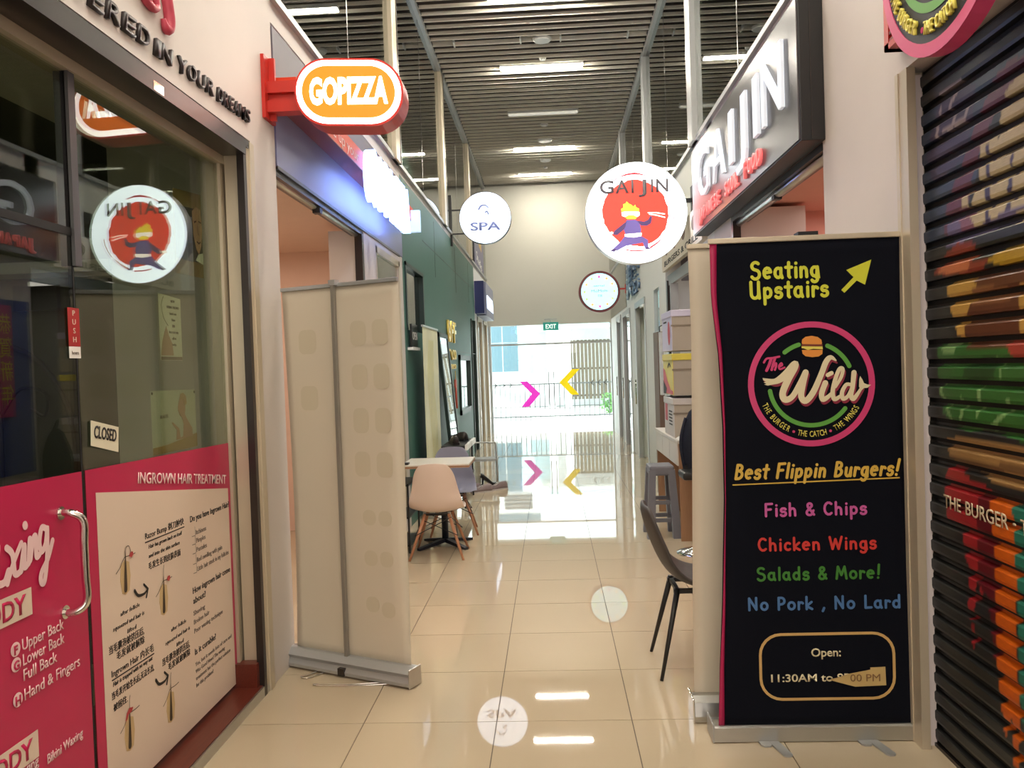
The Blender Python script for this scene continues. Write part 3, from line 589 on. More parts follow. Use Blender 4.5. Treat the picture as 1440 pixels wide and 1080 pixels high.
# ---------------------------------------------------------------- roller shutter with painted mural (right)
PAL = {'slate': (52, 68, 92), 'violet': (70, 62, 92), 'plum': (112, 56, 78), 'lilac': (120, 110, 150), 'lilac2': (150, 96, 120), 'cream2': (176, 160, 160), 'cream': (214, 196, 150),
 'violet2': (70, 58, 96), 'bunred': (150, 62, 46), 'orange2': (206, 120, 78), 'yellow': (196, 156, 40), 'brown': (104, 58, 34), 'mustard': (204, 160, 78), 'brownl': (150, 100, 62), 'green': (50, 112, 44),
 'green2': (132, 176, 110), 'greend': (28, 76, 28), 'tomato': (176, 64, 52), 'bun': (170, 130, 78), 'bund': (120, 86, 52), 'red': (176, 34, 42), 'redd': (104, 8, 26), 'orange': (226, 104, 14), 'teal': (38, 124, 104)}
MURAL = [
('p','slate',[(3.36,2.51),(3.04,2.54),(2.78,2.52),(2.2,2.5),(2.2,2.44),(2.79,2.43),(2.93,2.18),(3.15,1.99),(3.38,2.0)]),
('p','violet',[(3.3,2.35),(3.18,2.53),(3.04,2.56),(2.92,2.5),(2.95,2.36),(3.03,2.26),(3.25,2.23)]),
('p','plum',[(2.2,2.49),(2.72,2.5),(2.81,2.48),(2.85,2.43),(2.92,2.38),(3.0,2.28),(3.06,2.22),(3.14,2.14),(3.17,2.02),(3.07,1.97),(2.99,2.07),(2.96,2.19),(2.88,2.29),(2.79,2.38),(2.2,2.41)]),
('p','lilac',[(3.14,2.07),(2.2,2.14),(2.2,1.98),(2.8,1.99),(3.15,1.97)]),
('s','cream2',[(3.19,2.54),(3.09,2.55),(3.02,2.54)],0.02),
('s','cream2',[(3.04,2.53),(3.08,2.5),(3.12,2.46)],0.018),
('s','cream2',[(3.17,2.5),(3.19,2.46),(3.21,2.4)],0.018),
('s','cream2',[(3.06,2.44),(3.1,2.4),(3.16,2.41)],0.016),
('s','cream2',[(2.96,2.45),(3.01,2.4),(3.07,2.4)],0.018),
('p','cream',[(2.68,2.44),(2.2,2.42),(2.2,2.25),(2.73,2.22),(2.79,2.23),(2.77,2.33),(2.74,2.41)]),
('p','cream',[(2.9,2.29),(2.79,2.3),(2.79,2.21),(2.2,2.21),(2.2,2.15),(2.91,2.16)]),
('p','cream',[(2.94,2.14),(2.82,2.16),(2.2,2.17),(2.2,2.03),(2.75,2.03),(2.8,2.04),(2.87,2.02),(2.95,2.0),(2.98,2.07)]),
('p','cream',[(2.87,2.07),(2.79,2.07),(2.8,2.02),(2.86,2.03)]),
('p','cream',[(3.03,2.14),(2.99,2.15),(2.99,2.09),(3.04,2.08)]),
('p','violet2',[(2.86,2.27),(2.84,2.28),(2.84,2.14),(2.86,2.0),(2.88,2.0)]),
('p','violet2',[(2.72,2.19),(2.7,2.21),(2.72,2.04),(2.75,2.03)]),
('p','lilac2',[(3.06,2.1),(2.99,2.09),(2.95,2.01),(3.04,2.0)]),
('p','cream',[(2.7,2.02),(2.2,2.02),(2.2,1.96),(2.7,1.98)]),
('p','bunred',[(3.15,1.95),(3.07,1.98),(2.94,1.96),(2.97,1.9),(2.85,1.9),(2.9,1.86),(3.05,1.86),(3.26,1.88),(3.21,1.92)]),
('p','orange2',[(3.24,1.89),(3.12,1.92),(2.97,1.92),(3.0,1.87),(3.15,1.87)]),
('p','yellow',[(2.87,1.89),(2.76,1.92),(2.2,1.9),(2.2,1.85),(2.77,1.85)]),
('p','brown',[(3.07,1.85),(2.92,1.85),(2.2,1.83),(2.2,1.63),(2.82,1.59),(3.05,1.59),(3.05,1.72)]),
('p','mustard',[(3.16,1.84),(3.05,1.86),(2.94,1.82),(2.97,1.77),(3.03,1.69),(3.03,1.6),(3.08,1.64),(3.13,1.73),(3.15,1.79)]),
('p','brownl',[(2.97,1.8),(2.86,1.8),(2.71,1.78),(2.73,1.74),(2.97,1.74)]),
('p','mustard',[(2.68,1.79),(2.2,1.78),(2.2,1.58),(2.69,1.61)]),
('p','green',[(3.25,1.63),(3.08,1.63),(3.01,1.59),(2.2,1.58),(2.2,1.28),(2.75,1.29),(2.83,1.3),(2.9,1.31),(3.02,1.29),(3.12,1.3),(3.21,1.35),(3.24,1.46)]),
('p','green2',[(3.21,1.62),(3.09,1.62),(3.11,1.57),(3.2,1.57)]),
('s','green2',[(3.23,1.47),(3.22,1.43),(3.15,1.33)],0.015),
('s','green2',[(3.07,1.41),(3.06,1.37),(3.08,1.33)],0.02),
('s','green2',[(2.95,1.46),(2.94,1.42),(2.96,1.35)],0.02),
('s','green2',[(2.76,1.41),(2.78,1.37),(2.88,1.31)],0.02),
('s','green2',[(2.83,1.56),(2.81,1.53),(2.8,1.49)],0.01),
('p','greend',[(3.03,1.55),(2.83,1.56),(2.84,1.49),(2.96,1.46),(3.05,1.49)]),
('p','tomato',[(2.77,1.61),(2.73,1.61),(2.2,1.54),(2.69,1.53),(2.74,1.56)]),
('p','bun',[(3.19,1.25),(3.06,1.27),(2.2,1.27),(2.2,1.14),(2.84,1.13),(3.0,1.16),(3.16,1.19)]),
('p','bund',[(3.19,1.19),(3.07,1.19),(2.2,1.22),(2.2,1.2),(3.08,1.16)]),
('p','red',[(3.16,1.16),(3.1,1.16),(3.02,1.12),(2.91,1.11),(2.84,1.08),(2.86,0.59),(2.88,0.57),(2.9,0.75),(2.96,0.71),(2.98,0.8),(3.01,0.62),(3.04,0.6),(3.04,0.81),(3.07,0.83),(3.08,0.94),(3.14,0.94),(3.2,0.93),(3.21,1.09)]),
('p','redd',[(2.96,1.09),(2.84,1.08),(2.85,0.52),(2.88,0.51),(2.91,0.72),(2.98,0.75),(2.98,0.91)]),
('s','red',[(3.03,0.82),(3.03,0.71),(3.05,0.63)],0.014),
('s','red',[(3.02,0.58),(3.02,0.53)],0.025),
('s','red',[(3.02,0.53),(3.01,0.5)],0.01),
('p','orange',[(2.89,1.08),(2.73,1.09),(2.74,0.53),(2.73,0.4),(2.74,0.2),(2.77,0.19),(2.78,0.35),(2.82,0.26),(2.84,0.37),(2.86,0.46),(2.86,0.71),(2.87,0.93)]),
('p','teal',[(2.75,1.08),(2.2,1.07),(2.2,0.27),(2.72,0.36),(2.73,0.52),(2.73,0.75),(2.74,0.96)]),
]
def inpoly(x, y, P):
    c = False; j = len(P)-1
    for i in range(len(P)):
        if (P[i][1] > y) != (P[j][1] > y) and x < (P[j][0]-P[i][0])*(y-P[i][1])/(P[j][1]-P[i][1])+P[i][0]: c = not c
        j = i
    return c
def segd(x, y, a, b):
    dx, dy = b[0]-a[0], b[1]-a[1]; t = max(0, min(1, ((x-a[0])*dx+(y-a[1])*dy)/(dx*dx+dy*dy+1e-9)))
    return math.hypot(x-a[0]-t*dx, y-a[1]-t*dy)
MB = [(k, c, P, (w_[0] if w_ else 0), min(p[0] for p in P)-.03, max(p[0] for p in P)+.03, min(p[1] for p in P)-.03, max(p[1] for p in P)+.03) for k, c, P, *w_ in MURAL]
PL = {k: lin(v) for k, v in PAL.items()}; LIP_SHADE = lin((14, 14, 15)); BASE = lin((34, 36, 36))
def paint(y, z):
    col = BASE
    for k, c, P, w_, x0, x1, z0, z1 in MB:
        if not (x0 <= y <= x1 and z0 <= z <= z1): continue
        if k == 'p':
            if inpoly(y, z, P): col = PL[c]
        elif any(segd(y, z, P[i], P[i+1]) < w_/2 for i in range(len(P)-1)): col = PL[c]
    return col
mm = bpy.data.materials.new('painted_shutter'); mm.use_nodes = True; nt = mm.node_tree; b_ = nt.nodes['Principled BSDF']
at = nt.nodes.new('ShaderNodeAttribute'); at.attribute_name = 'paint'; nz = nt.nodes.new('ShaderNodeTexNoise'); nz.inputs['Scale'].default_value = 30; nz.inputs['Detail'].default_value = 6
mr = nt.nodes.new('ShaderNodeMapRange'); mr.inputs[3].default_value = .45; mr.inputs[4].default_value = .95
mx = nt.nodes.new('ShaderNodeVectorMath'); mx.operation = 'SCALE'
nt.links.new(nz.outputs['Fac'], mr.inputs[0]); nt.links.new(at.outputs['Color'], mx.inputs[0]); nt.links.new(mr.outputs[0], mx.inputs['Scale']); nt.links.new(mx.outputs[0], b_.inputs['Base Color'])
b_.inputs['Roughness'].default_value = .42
sh = thing('roller_shutter', (1.5, 2.2, 0), 'closed black roller shutter painted with a giant burger and dripping colours', 'shutter')
PITCH = .0765; NY = 96; Y0, Y1 = 2.30, 3.372
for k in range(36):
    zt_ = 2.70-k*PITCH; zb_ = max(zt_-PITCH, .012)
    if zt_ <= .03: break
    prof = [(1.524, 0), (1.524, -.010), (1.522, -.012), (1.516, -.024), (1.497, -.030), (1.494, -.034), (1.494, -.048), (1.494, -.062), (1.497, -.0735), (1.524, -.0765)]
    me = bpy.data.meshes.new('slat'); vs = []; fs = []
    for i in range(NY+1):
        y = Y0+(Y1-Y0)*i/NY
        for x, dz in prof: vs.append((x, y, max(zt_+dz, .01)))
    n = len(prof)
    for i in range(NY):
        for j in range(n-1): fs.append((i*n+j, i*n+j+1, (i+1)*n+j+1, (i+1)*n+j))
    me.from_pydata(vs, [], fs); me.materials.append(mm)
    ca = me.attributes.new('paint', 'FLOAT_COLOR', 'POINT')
    for i, v in enumerate(vs): ca.data[i].color = LIP_SHADE if i % len(prof) in (0, 1, len(prof)-1) else paint(v[1], v[2])   # groove rows painted near black for the shade under each lip
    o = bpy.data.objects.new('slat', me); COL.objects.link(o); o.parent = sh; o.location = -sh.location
box('bottom_bar', 1.49, 1.515, Y0, Y1, .0, .014, darkst, sh)
box('slat_backing', 1.52, 1.56, 1.02, Y1, 0, 2.69, blackm, sh)
box('plain_slats', 1.50, 1.518, 1.02, Y0-.001, 0.0, 2.69, black, sh)
PM = onright(1.4930)
for s_, y_, w_ in (('THE', 3.215, .13), ('BURGER', 3.05, .28), ('·', 2.745, .02), ('THE', 2.70, .13), ('CATCH', 2.54, .2)): text(s_, PM, -y_, .985, .05, mat('mural_lettering', (206, 190, 160), .6), sh, 'mural_lettering', w=w_, bold=.01)
struct(boxes('window_frame_right', [(R-.008, 1.52, 3.372, 3.40, 0, 2.70), (R-.004, R+.03, 3.30, 3.372, 0, 2.70)], beigeal))
struct(boxes('trim_4', [(R+.03, 1.50, 3.335, 3.372, 0, 2.68)], mat('white_guide_rail', (224, 214, 212), .4)))
# round burger shop sign standing off the right wall
PKm = mat('logo_pink', (206, 60, 116), .45); GNm = mat('logo_green', (92, 160, 62), .5); CRm = mat('logo_cream', (226, 214, 176), .5); MRm = mat('logo_maroon', (138, 30, 56), .5); CHm = mat('logo_charcoal', (26, 26, 30), .55)
YLm = mat('logo_yellow', (226, 214, 96), .5); BNm = mat('logo_bun_orange', (226, 144, 58), .5); BDm = mat('logo_patty', (120, 48, 28), .5)
def wildlogo(pl, cx, cz, r, par, face, th=.001, letter=YLm, lex=.001, full=True, d=0):
    """round emblem: pink ring, green ring, burger, script and arc lettering; r = outer radius"""
    u = r/540  # units of the traced emblem
    T = lambda pts: [(cx+(x-597)*u, cz-((y-540)+.036*(x-597))*u) for x, y in pts]
    if face: poly('emblem_face', circ(cx, cz, r*.94, 64), pl, face, par, d=d, th=th)
    ring('pink_ring', circ(cx, cz, r, 72), circ(cx, cz, r*.905, 72), pl, PKm, par, d=d+th*.2, th=th*1.5+.0006)
    dd = d+th+.0002
    g = 17*u*1.1
    for a0_, a1_, n_ in ((188, 322, 40), (24, 66, 16), (106, 128, 10)): strokes('green_ring', [(arc(cx, cz, r*.66, a0_, a1_, n_), g, False)], pl, GNm, par, d=dd, ex=th*.3+.0005)
    arctext('THE BURGER', pl, cx, cz, r*.845, 201, 244, r*.094, letter, par, d=dd, ex=lex)
    arctext('THE CATCH', pl, cx, cz, r*.845, 253, 286, r*.094, letter, par, d=dd, ex=lex)
    arctext('THE WINGS', pl, cx, cz, r*.845, 295, 333, r*.094, letter, par, d=dd, ex=lex)
    for a in (248.5, 290.5): poly('pink_dot', circ(cx+r*.81*cos(radians(a)), cz+r*.81*sin(radians(a)), r*.022, 12), pl, PKm, par, d=dd)
    if not full: return
    W = [([(185, 492), (240, 512), (300, 515), (380, 460), (455, 372), (458, 400), (400, 500), (350, 620), (370, 675), (430, 650), (500, 540), (550, 440)], [3, 16, 26, 34, 30, 28, 30, 28, 28, 24, 26, 26], True),
      ([(550, 440), (520, 560), (508, 650), (545, 685), (610, 610), (680, 460), (725, 350), (765, 310), (808, 335)], [26, 26, 26, 26, 26, 24, 24, 20, 7], True),
      ([(715, 530), (682, 620), (690, 672), (735, 650), (770, 610)], [24, 23, 22, 18, 10], True), ([(738, 462), (770, 445)], 18, False),
      ([(800, 565), (850, 480), (866, 412), (838, 410), (800, 500), (775, 610), (788, 668), (830, 650), (860, 620)], [12, 15, 16, 17, 18, 19, 19, 15, 8], True),
      ([(935, 545), (892, 545), (855, 610), (862, 665), (905, 640), (945, 550)], [14, 16, 18, 18, 15, 12], True), ([(960, 440), (945, 560), (930, 635), (950, 665), (995, 610), (1025, 560)], [22, 20, 20, 20, 14, 11], True)]
    sc_ = lambda L, ox, oy: [(T([(x+ox, y+oy) for x, y in P]), ([w_*u for w_ in ww] if isinstance(ww, list) else ww*u), s_) for P, ww, s_ in L]
    strokes('script_shadow', sc_(W, 10, 22), pl, MRm, par, d=dd+.0004, ex=.0006)
    strokes('script_word', sc_(W, 0, 0), pl, CRm, par, d=dd+.0014, ex=.0006)
    poly('fish_tail', T([(1012, 470), (1030, 500), (1042, 530), (1070, 542), (1102, 545), (1072, 570), (1040, 574), (1015, 600), (1000, 560), (1003, 500)]), pl, CRm, par, d=dd+.0012, th=.0006)
    poly('hair_flick', T([(185, 490), (280, 500), (300, 540), (225, 555), (195, 545), (215, 540), (190, 525), (212, 522), (188, 508)]), pl, CRm, par, d=dd+.0012, th=.0006)
    strokes('script_the', sc_([([(198, 355), (222, 322), (270, 316), (330, 304)], 9, True), ([(262, 320), (240, 380), (218, 425)], [13, 13, 12], True), ([(292, 322), (275, 370), (262, 418)], 11, True), ([(268, 400), (298, 362), (302, 380), (290, 418)], 9, True), ([(325, 392), (352, 378), (345, 360), (325, 385), (332, 412), (372, 398)], 8, True)], 0, 0), pl, PKm, par, d=dd+.001)
    poly('bun_top', T([(525, 185), (530, 155), (560, 132), (612, 124), (662, 134), (692, 158), (697, 190), (690, 198), (530, 195)]), pl, BNm, par, d=dd)
    poly('patty', T([(524, 197), (700, 197), (700, 214), (524, 212)]), pl, BDm, par, d=dd)
    poly('cheese', T([(522, 214), (700, 216), (702, 240), (620, 236), (575, 246), (545, 234), (524, 230)]), pl, YLm, par, d=dd)
    poly('bun_base', T([(525, 246), (700, 244), (697, 280), (665, 302), (610, 308), (555, 300), (530, 278)]), pl, BNm, par, d=dd)
ws_ = thing('round_burger_sign', (1.25, 2.63, 2.97), 'round pink rimmed burger sign standing off the wall above the shutter', 'sign')
PD = onright(1.25)
bm = bmesh.new(); prism(bm, [PD.p(x, z, -.05) for x, z in circ(-2.63, 2.966, .44, 64)], (-.05, 0, 0)); fixn(bm); link('sign_body', bm, PKm, ws_)
wildlogo(PD, -2.63, 2.966, .44, ws_, CHm, th=.003, lex=.012)
boxes('mesh_bracket_frame', [(1.36, R, 3.30, 3.34, 2.775, 3.30), (1.36, R, 2.3, 3.34, 2.775, 2.80), (1.36, R, 2.3, 3.34, 3.28, 3.30), (1.30, 1.37, 2.5, 2.56, 2.9, 2.96)], redm, ws_)
boxes('mesh_bars', [(1.362, 1.368, 2.4, 3.3, 2.80+.028*i, 2.812+.028*i) for i in range(17)]+[(1.37, 1.376, 2.5+.05*i, 2.508+.05*i, 2.8, 3.28) for i in range(16)], mat('dark_red_mesh', (120, 26, 26), .5), ws_)

# ---------------------------------------------------------------- roll-up banners
def sheet(name, zs, xl, xr, y, curlL, curlR, m, par, nx=16, amp=.0):
    """fabric hanging from a bar: edges follow xl(z), xr(z) and curl back by curlL/R metres"""
    bm = bmesh.new(); rows = []
    for z, a, b in zip(zs, xl, xr):
        row = []
        for i in range(nx+1):
            t = i/nx; x = a+(b-a)*t
            cy = max(0, (.12-t)/.12)**2*curlL+max(0, (t-.88)/.12)**2*curlR
            k = sin(pi*min(1, max(0, (z-.05)/2.0)))
            row.append(bm.verts.new((x, y+cy*k+amp*sin(z*3+t*2), z)))
        rows.append(row)
    for i in range(len(rows)-1):
        for j in range(nx): bm.faces.new((rows[i][j], rows[i][j+1], rows[i+1][j+1], rows[i+1][j]))
    o = link(name, bm, m, par, True); sm = o.modifiers.new('thickness', 'SOLIDIFY'); sm.thickness = .0008; sm.offset = 0
    return o
def lerp(tab, z):
    for (z0, v0), (z1, v1) in zip(tab[:-1], tab[1:]):
        if z0 >= z >= z1: return v0+(v1-v0)*(z0-z)/(z0-z1+1e-9)
    return tab[-1][1] if z < tab[-1][0] else tab[0][1]
wb_ = thing('rollup_banner', (1.06, 3.42, 0), 'tall dark roll-up banner with the burger logo and coloured menu, in front by the shutter', 'banner')
zs = [2.055-2.0*i/40 for i in range(41)]
tl = [(2.08, .663), (1.83, .664), (1.6, .688), (1.3, .699), (1.0, .697), (.57, .676), (.3, .656), (.05, .643)]
trr = [(2.08, 1.450), (1.71, 1.450), (1.17, 1.446), (.6, 1.468), (.06, 1.49)]
sheet('printed_fabric', zs, [lerp(tl, z)+.0 for z in zs], [lerp(trr, z) for z in zs], 3.392, .03, .03, fabric_b, wb_)
sheet('magenta_edge', zs, [lerp(tl, z)-.001 for z in zs], [lerp(tl, z)+.002+.03*abs((z-1.0))**1.5*.8 for z in zs], 3.3905, 0, 0, mat('magenta_print', (170, 20, 78), .5), wb_, nx=2)
box('top_rail', .655, 1.462, 3.383, 3.40, 2.053, 2.075, beigeal, wb_, .004)
box('support_pole', 1.05, 1.075, 3.425, 3.45, .06, 2.09, darkst, wb_, .004)
box('pole_cap', 1.02, 1.10, 3.39, 3.45, 2.075, 2.09, black, wb_)
bm = bmesh.new(); prism(bm, [Vector((.622, y, z)) for y, z in ((3.375, .004), (3.375, .062), (3.385, .068), (3.43, .075), (3.49, .06), (3.50, .004))], (.862, 0, 0)); fixn(bm); link('base_case', bm, alu, wb_)
for x in (.615, 1.484): box('end_cap', x, x+.007, 3.372, 3.503, .002, .078, alumat, wb_, .002)
for x in (.88, 1.28):
    bm = bmesh.new(); prism(bm, [Vector((x-.02+a, 3.374-b, .001)) for a, b in ((-.02, 0), (.02, 0), (.042, -.0+.10), (.045, .118), (.035, .128), (.018, .128), (.008, .118))], (0, 0, .007)); fixn(bm); link('foot', bm, alumat, wb_)
    bm = bmesh.new(); prism(bm, [Vector((x-.06+a, 3.374-b, .001)) for a, b in ((-.02, 0), (.02, 0), (.026, .03), (.02, .042), (-.004, .042), (-.016, .032))], (0, 0, .007)); fixn(bm); link('foot_rest', bm, alumat, wb_)
PB = front(3.3895)
yel = mat('print_lime_yellow', (206, 208, 52), .5); gold = mat('print_gold', (214, 176, 70), .5)
hand('Seating', PB, .823, 1.905, .068, .285, yel, wb_, pen=.095)
hand('Upstairs', PB, .818, 1.825, .068, .325, yel, wb_, pen=.095)
poly('arrow', [(1.186+a, 1.835+b) for a, b in ((0, .012), (.012, 0), (.062, .048), (.095, .030), (.122, .130), (.022, .092), (.050, .062))], PB, yel, wb_)
wildlogo(PB, 1.056, 1.469, .255, wb_, None, th=.0005)
hand('Best Flippin Burgers!', PB, .735, 1.088, .060, .665, gold, wb_, pen=.095, shear=.22)
poly('underline', [(.727, 1.062), (1.40, 1.074), (1.40, 1.079), (.727, 1.067)], PB, gold, wb_)
hand('Fish & Chips', PB, .853, .932, .052, .42, mat('print_pink', (202, 92, 160), .5), wb_, pen=.095)
hand('Chicken Wings', PB, .823, .79, .052, .485, mat('print_red', (206, 56, 48), .5), wb_, pen=.095)
hand('Salads & More!', PB, .814, .668, .052, .505, mat('print_green', (62, 128, 44), .5), wb_, pen=.095)
hand('No Pork , No Lard', PB, .775, .545, .052, .625, mat('print_blue', (74, 116, 168), .5), wb_, pen=.095)
ring('gold_frame', rrect(.815, 1.365, .168, .448, .09), rrect(.826, 1.354, .179, .437, .08), PB, mat('print_tan', (206, 168, 104), .5), wb_)
text('Open:', PB, 1.087, .349, .034, CRm, wb_, align='C', bold=.015); text('11:30AM to 8PM', PB, .862, .246, .031, CRm, wb_, w=.36, bold=.015)
tp = thing('masking_tape_strip', (1.2, 3.38, .26), 'torn beige masking tape stuck over the closing time on the burger banner', 'tape')
poly('tape', [(1.085, .252), (1.12, .260), (1.18, .278), (1.262, .293), (1.262, .302), (1.322, .304), (1.324, .228), (1.20, .224), (1.17, .232), (1.09, .255)], front(3.385), mat('masking_tape', (196, 168, 108), .7, noise=.1, nscale=30), tp, th=.0015)
text('00 PM', front(3.3825), 1.18, .246, .03, mat('pencil_brown', (128, 96, 60), .7), tp, w=.12)
# second banner behind
w2 = thing('rollup_banner', (1.0, 3.66, 0), 'blank beige back of a second roll-up banner right behind the burger banner', 'banner')
zs2 = [2.075-2.02*i/30 for i in range(31)]
tl2 = [(2.08, .618), (1.7, .624), (1.1, .612), (.5, .596), (.05, .590)]
sheet('printed_fabric', zs2, [lerp(tl2, z) for z in zs2], [1.40]*31, 3.655, .015, 0, fabric_w, w2)
box('top_rail', .612, 1.405, 3.645, 3.665, 2.072, 2.094, beigeal, w2, .004); box('support_pole', 1.0, 1.02, 3.615, 3.635, .06, 2.09, alumat, w2)
bm = bmesh.new(); prism(bm, [Vector((.575, y, z)) for y, z in ((3.56, .03), (3.575, .085), (3.61, .105), (3.66, .10), (3.69, .07), (3.69, .004), (3.565, .004))], (.85, 0, 0)); fixn(bm); link('base_case', bm, alu, w2)
box('end_cap', .567, .575, 3.555, 3.695, .0, .108, chrome, w2, .003)
# left banner seen from behind
A = Vector((-1.452, 4.355, 0)); Bp = Vector((-.735, 4.018, 0)); ux = (Bp-A).normalized(); uy = Vector((-ux.y, ux.x, 0)); LB = (Bp-A).length
w3 = thing('rollup_banner', (A+Bp)/2, 'beige back of a roll-up banner standing askew beside the left column, with grey centre pole', 'banner')
def rot(o):
    for v in o.data.vertices:
        p = v.co.copy(); v.co = A+ux*p.x+uy*p.y+Vector((0, 0, p.z))
    return o
zs3 = [2.03-1.96*i/30 for i in range(31)]
rot(sheet('printed_fabric', zs3, [.0+.01*sin(z*2) for z in zs3], [LB-.035-.015*sin(z*1.6) for z in zs3], .03, .01, .03, fabric_w, w3, amp=.002))
rot(box('top_rail', -.01, LB-.03, .018, .036, 2.028, 2.048, alumat, w3, .003))
rot(box('support_pole', .355, .377, -.004, .016, .05, 2.05, mat('grey_pole', (150, 146, 138), .4, metal=.5), w3, .003))
rot(box('pole_hook', .345, .387, -.006, .03, 2.035, 2.062, alumat, w3))
bm = bmesh.new(); prism(bm, [Vector((-.02, y, z)) for y, z in ((-.045, .012), (-.048, .03), (-.03, .055), (-.045, .075), (0, .098), (.045, .095), (.05, .012))], (LB+.02, 0, 0)); fixn(bm); rot(link('base_case', bm, alumat, w3))
for x in (-.028, LB): rot(box('end_cap', x, x+.008, -.05, .053, .006, .1, alu, w3, .003))
rot(box('pole_socket', .35, .39, -.055, -.02, .012, .05, darkst, w3))
for x, s_, ln in ((.20, -.02, .11), (.62, -.30, .16)):
    q = smoothpath([(x, -.02, .006), (x+s_*.5, -.02-ln*.6, .006), (x+s_-.01, -.02-ln, .006), (x+s_+.03, -.02-ln-.004, .006), (x+s_*.5+.04, -.02-ln*.6, .006), (x+.05, -.02, .006)], 4)
    bm = bmesh.new(); tube(bm, q, .004, 6); fixn(bm); rot(link('wire_foot', bm, chrome, w3, True))
gh = mat('show_through_print', (198, 188, 164), .6)
PGp = lambda x, z, d: None
for cx, cz, hw, hh in [(.50+.14*(i % 2), 1.78-.225*(i//2), .05, .085) for i in range(8)]+[(.16, 1.75, .06, .10), (.16, 1.45, .06, .1), (.53, .83, .042, .04), (.63, .83, .042, .04), (.53, .62, .042, .04), (.63, .62, .042, .04), (.53, .38, .042, .04), (.63, .36, .042, .04)]:
    bm = bmesh.new(); prism(bm, [Vector((x, .0275, z)) for x, z in rrect(cx-hw, cx+hw, cz-hh if hh < .05 else cz-.065, cz+hh if hh < .05 else cz+.065, .035)], (0, .0006, 0)); fixn(bm); rot(link('print_mark', bm, gh, w3))

# ---------------------------------------------------------------- illuminated projecting signs
def em(name, rgb, k): return mat(name, rgb, .4, emit=k)
Wl = em('lit_white_acrylic', (240, 250, 255), 3.0)
# orange pizza sign
gp = thing('orange_lit_sign', (-1.0, 4.30, 3.02), 'glowing orange capsule shaped sign with white pizza lettering on a red bracket', 'sign')
PZ = front(4.22); cxz = (-1.0, 3.03)
cap = lambda e: [(x, z+.05*(-(x+1.0))) for x, z in rrect(-1.285+e, -.715-e, 2.855+e, 3.205-e, .17-e*.9, 10)]
bm = bmesh.new(); prism(bm, [PZ.p(x, z, -.0) for x, z in cap(0)], (0, .16, 0)); fixn(bm); link('red_case', bm, redm, gp)
poly('white_border', cap(.012), PZ, em('lit_sign_white', (255, 246, 240), 4.5), gp, d=.001, th=.004)
poly('orange_face', cap(.042), PZ, em('lit_sign_orange', (255, 120, 22), 1.15), gp, d=.005, th=.004)
text('GOPIZZA', PZ, -1.0, 2.972, .128, em('lit_sign_letter', (255, 250, 244), 4.5), gp, w=.41, bold=.045, align='C', d=.0095, rot=-.03)
PZb = Plane((0, 4.38, 0), (-1, 0, 0), (0, 0, 1), (0, 1, 0))
boxes('bracket_plate', [(L, L+.018, 4.24, 4.40, 2.93, 3.26), (L, L+.05, 4.31, 4.33, 2.93, 3.26)], redm, gp)
boxes('bracket_arm', [(L+.01, -1.27, 4.27, 4.35, 3.065, 3.125), (L+.01, -1.27, 4.27, 4.35, 2.965, 3.025), (L+.01, -1.27, 4.30, 4.32, 3.0, 3.1)], redm, gp)
# pizza shop fascia
bluem = mat('violet_grey_fascia', (132, 132, 168), .34, metal=.5, noise=.08, nscale=2)
fa = thing('pizza_shop_fascia', (L, 6.3, 2.72), 'violet grey metal fascia panels above the pizza shop opening', 'fascia')
box('lower_panel', L-.02, L+.006, 4.43, 8.2, 2.72, 3.06, bluem, fa)
box('upper_panel', L-.02, L+.006, 4.43, 8.2, 3.17, 3.48, mat('dim_grey_fascia', (112, 106, 116), .5, metal=.3, noise=.08, nscale=2), fa)
orb = mat('orange_red_box', (214, 62, 28), .45)
box('strip_underside', L, -1.335, 4.43, 8.2, 3.055, 3.062, mat('dark_red_panel', (120, 26, 30), .4), fa)
box('orange_strip', L, -1.336, 4.43, 8.2, 3.063, 3.20, orb, fa)
text('Fire up your', onleft(-1.335), 4.98, 3.09, .075, tm, fa, w=.88, shear=.0)
wl_ = thing('white_lit_letters', (-1.3, 6.8, 3.05), 'overexposed white lit channel letters along the pizza shop fascia', 'sign')
for i, c_ in enumerate('GOPIZZA'):
    text(c_, onleft(-1.334), 5.98+.235*i, 2.88, .34, em('cool_white_lit_letter', (150, 182, 255), 6), wl_, 'letter', w=.20 if c_ != 'I' else .09, bold=.05, ex=.07)
box('sign_end_box', L+.02, -1.25, 8.05, 8.12, 2.95, 3.16, em('pale_blue_lit_box', (190, 216, 255), .9), wl_)
tg = thing('shutter_track', (L, 6.0, 2.7), 'grey steel roller shutter rail above the pizza shop opening', 'rail')
boxes('rail', [(L-.10, L-.005, 4.43, 6.5, 2.67, 2.72), (L-.05, L+.008, 4.43, 8.05, 2.705, 2.725)], darkst, tg); tub('roller', [(L-.05, 4.43, 2.675), (L-.05, 6.5, 2.675)], .022, alu, tg, 10)
box('latch', L-.06, L-.01, 5.3, 5.36, 2.63, 2.67, black, tg)
box('side_guide', L-.06, L-.0, 6.44, 6.5, 0, 2.68, darkst, tg)
wn4 = struct(thing('window_4', (L, 7.5, .1)))
boxes('window_frame', [(L-.05, L-.0, 6.95, 7.0, .12, 2.66), (L-.05, L, 8.0, 8.06, .12, 2.66), (L-.05, L, 6.95, 8.06, 2.60, 2.66)], beigeal, wn4); box('pane', L-.03, L-.02, 7.0, 8.0, .12, 2.6, upglass, wn4)
box('frosted_film', L-.20, L-.18, 7.0, 8.0, .12, 2.6, mat('frosted_green', (176, 186, 170), .7), wn4)
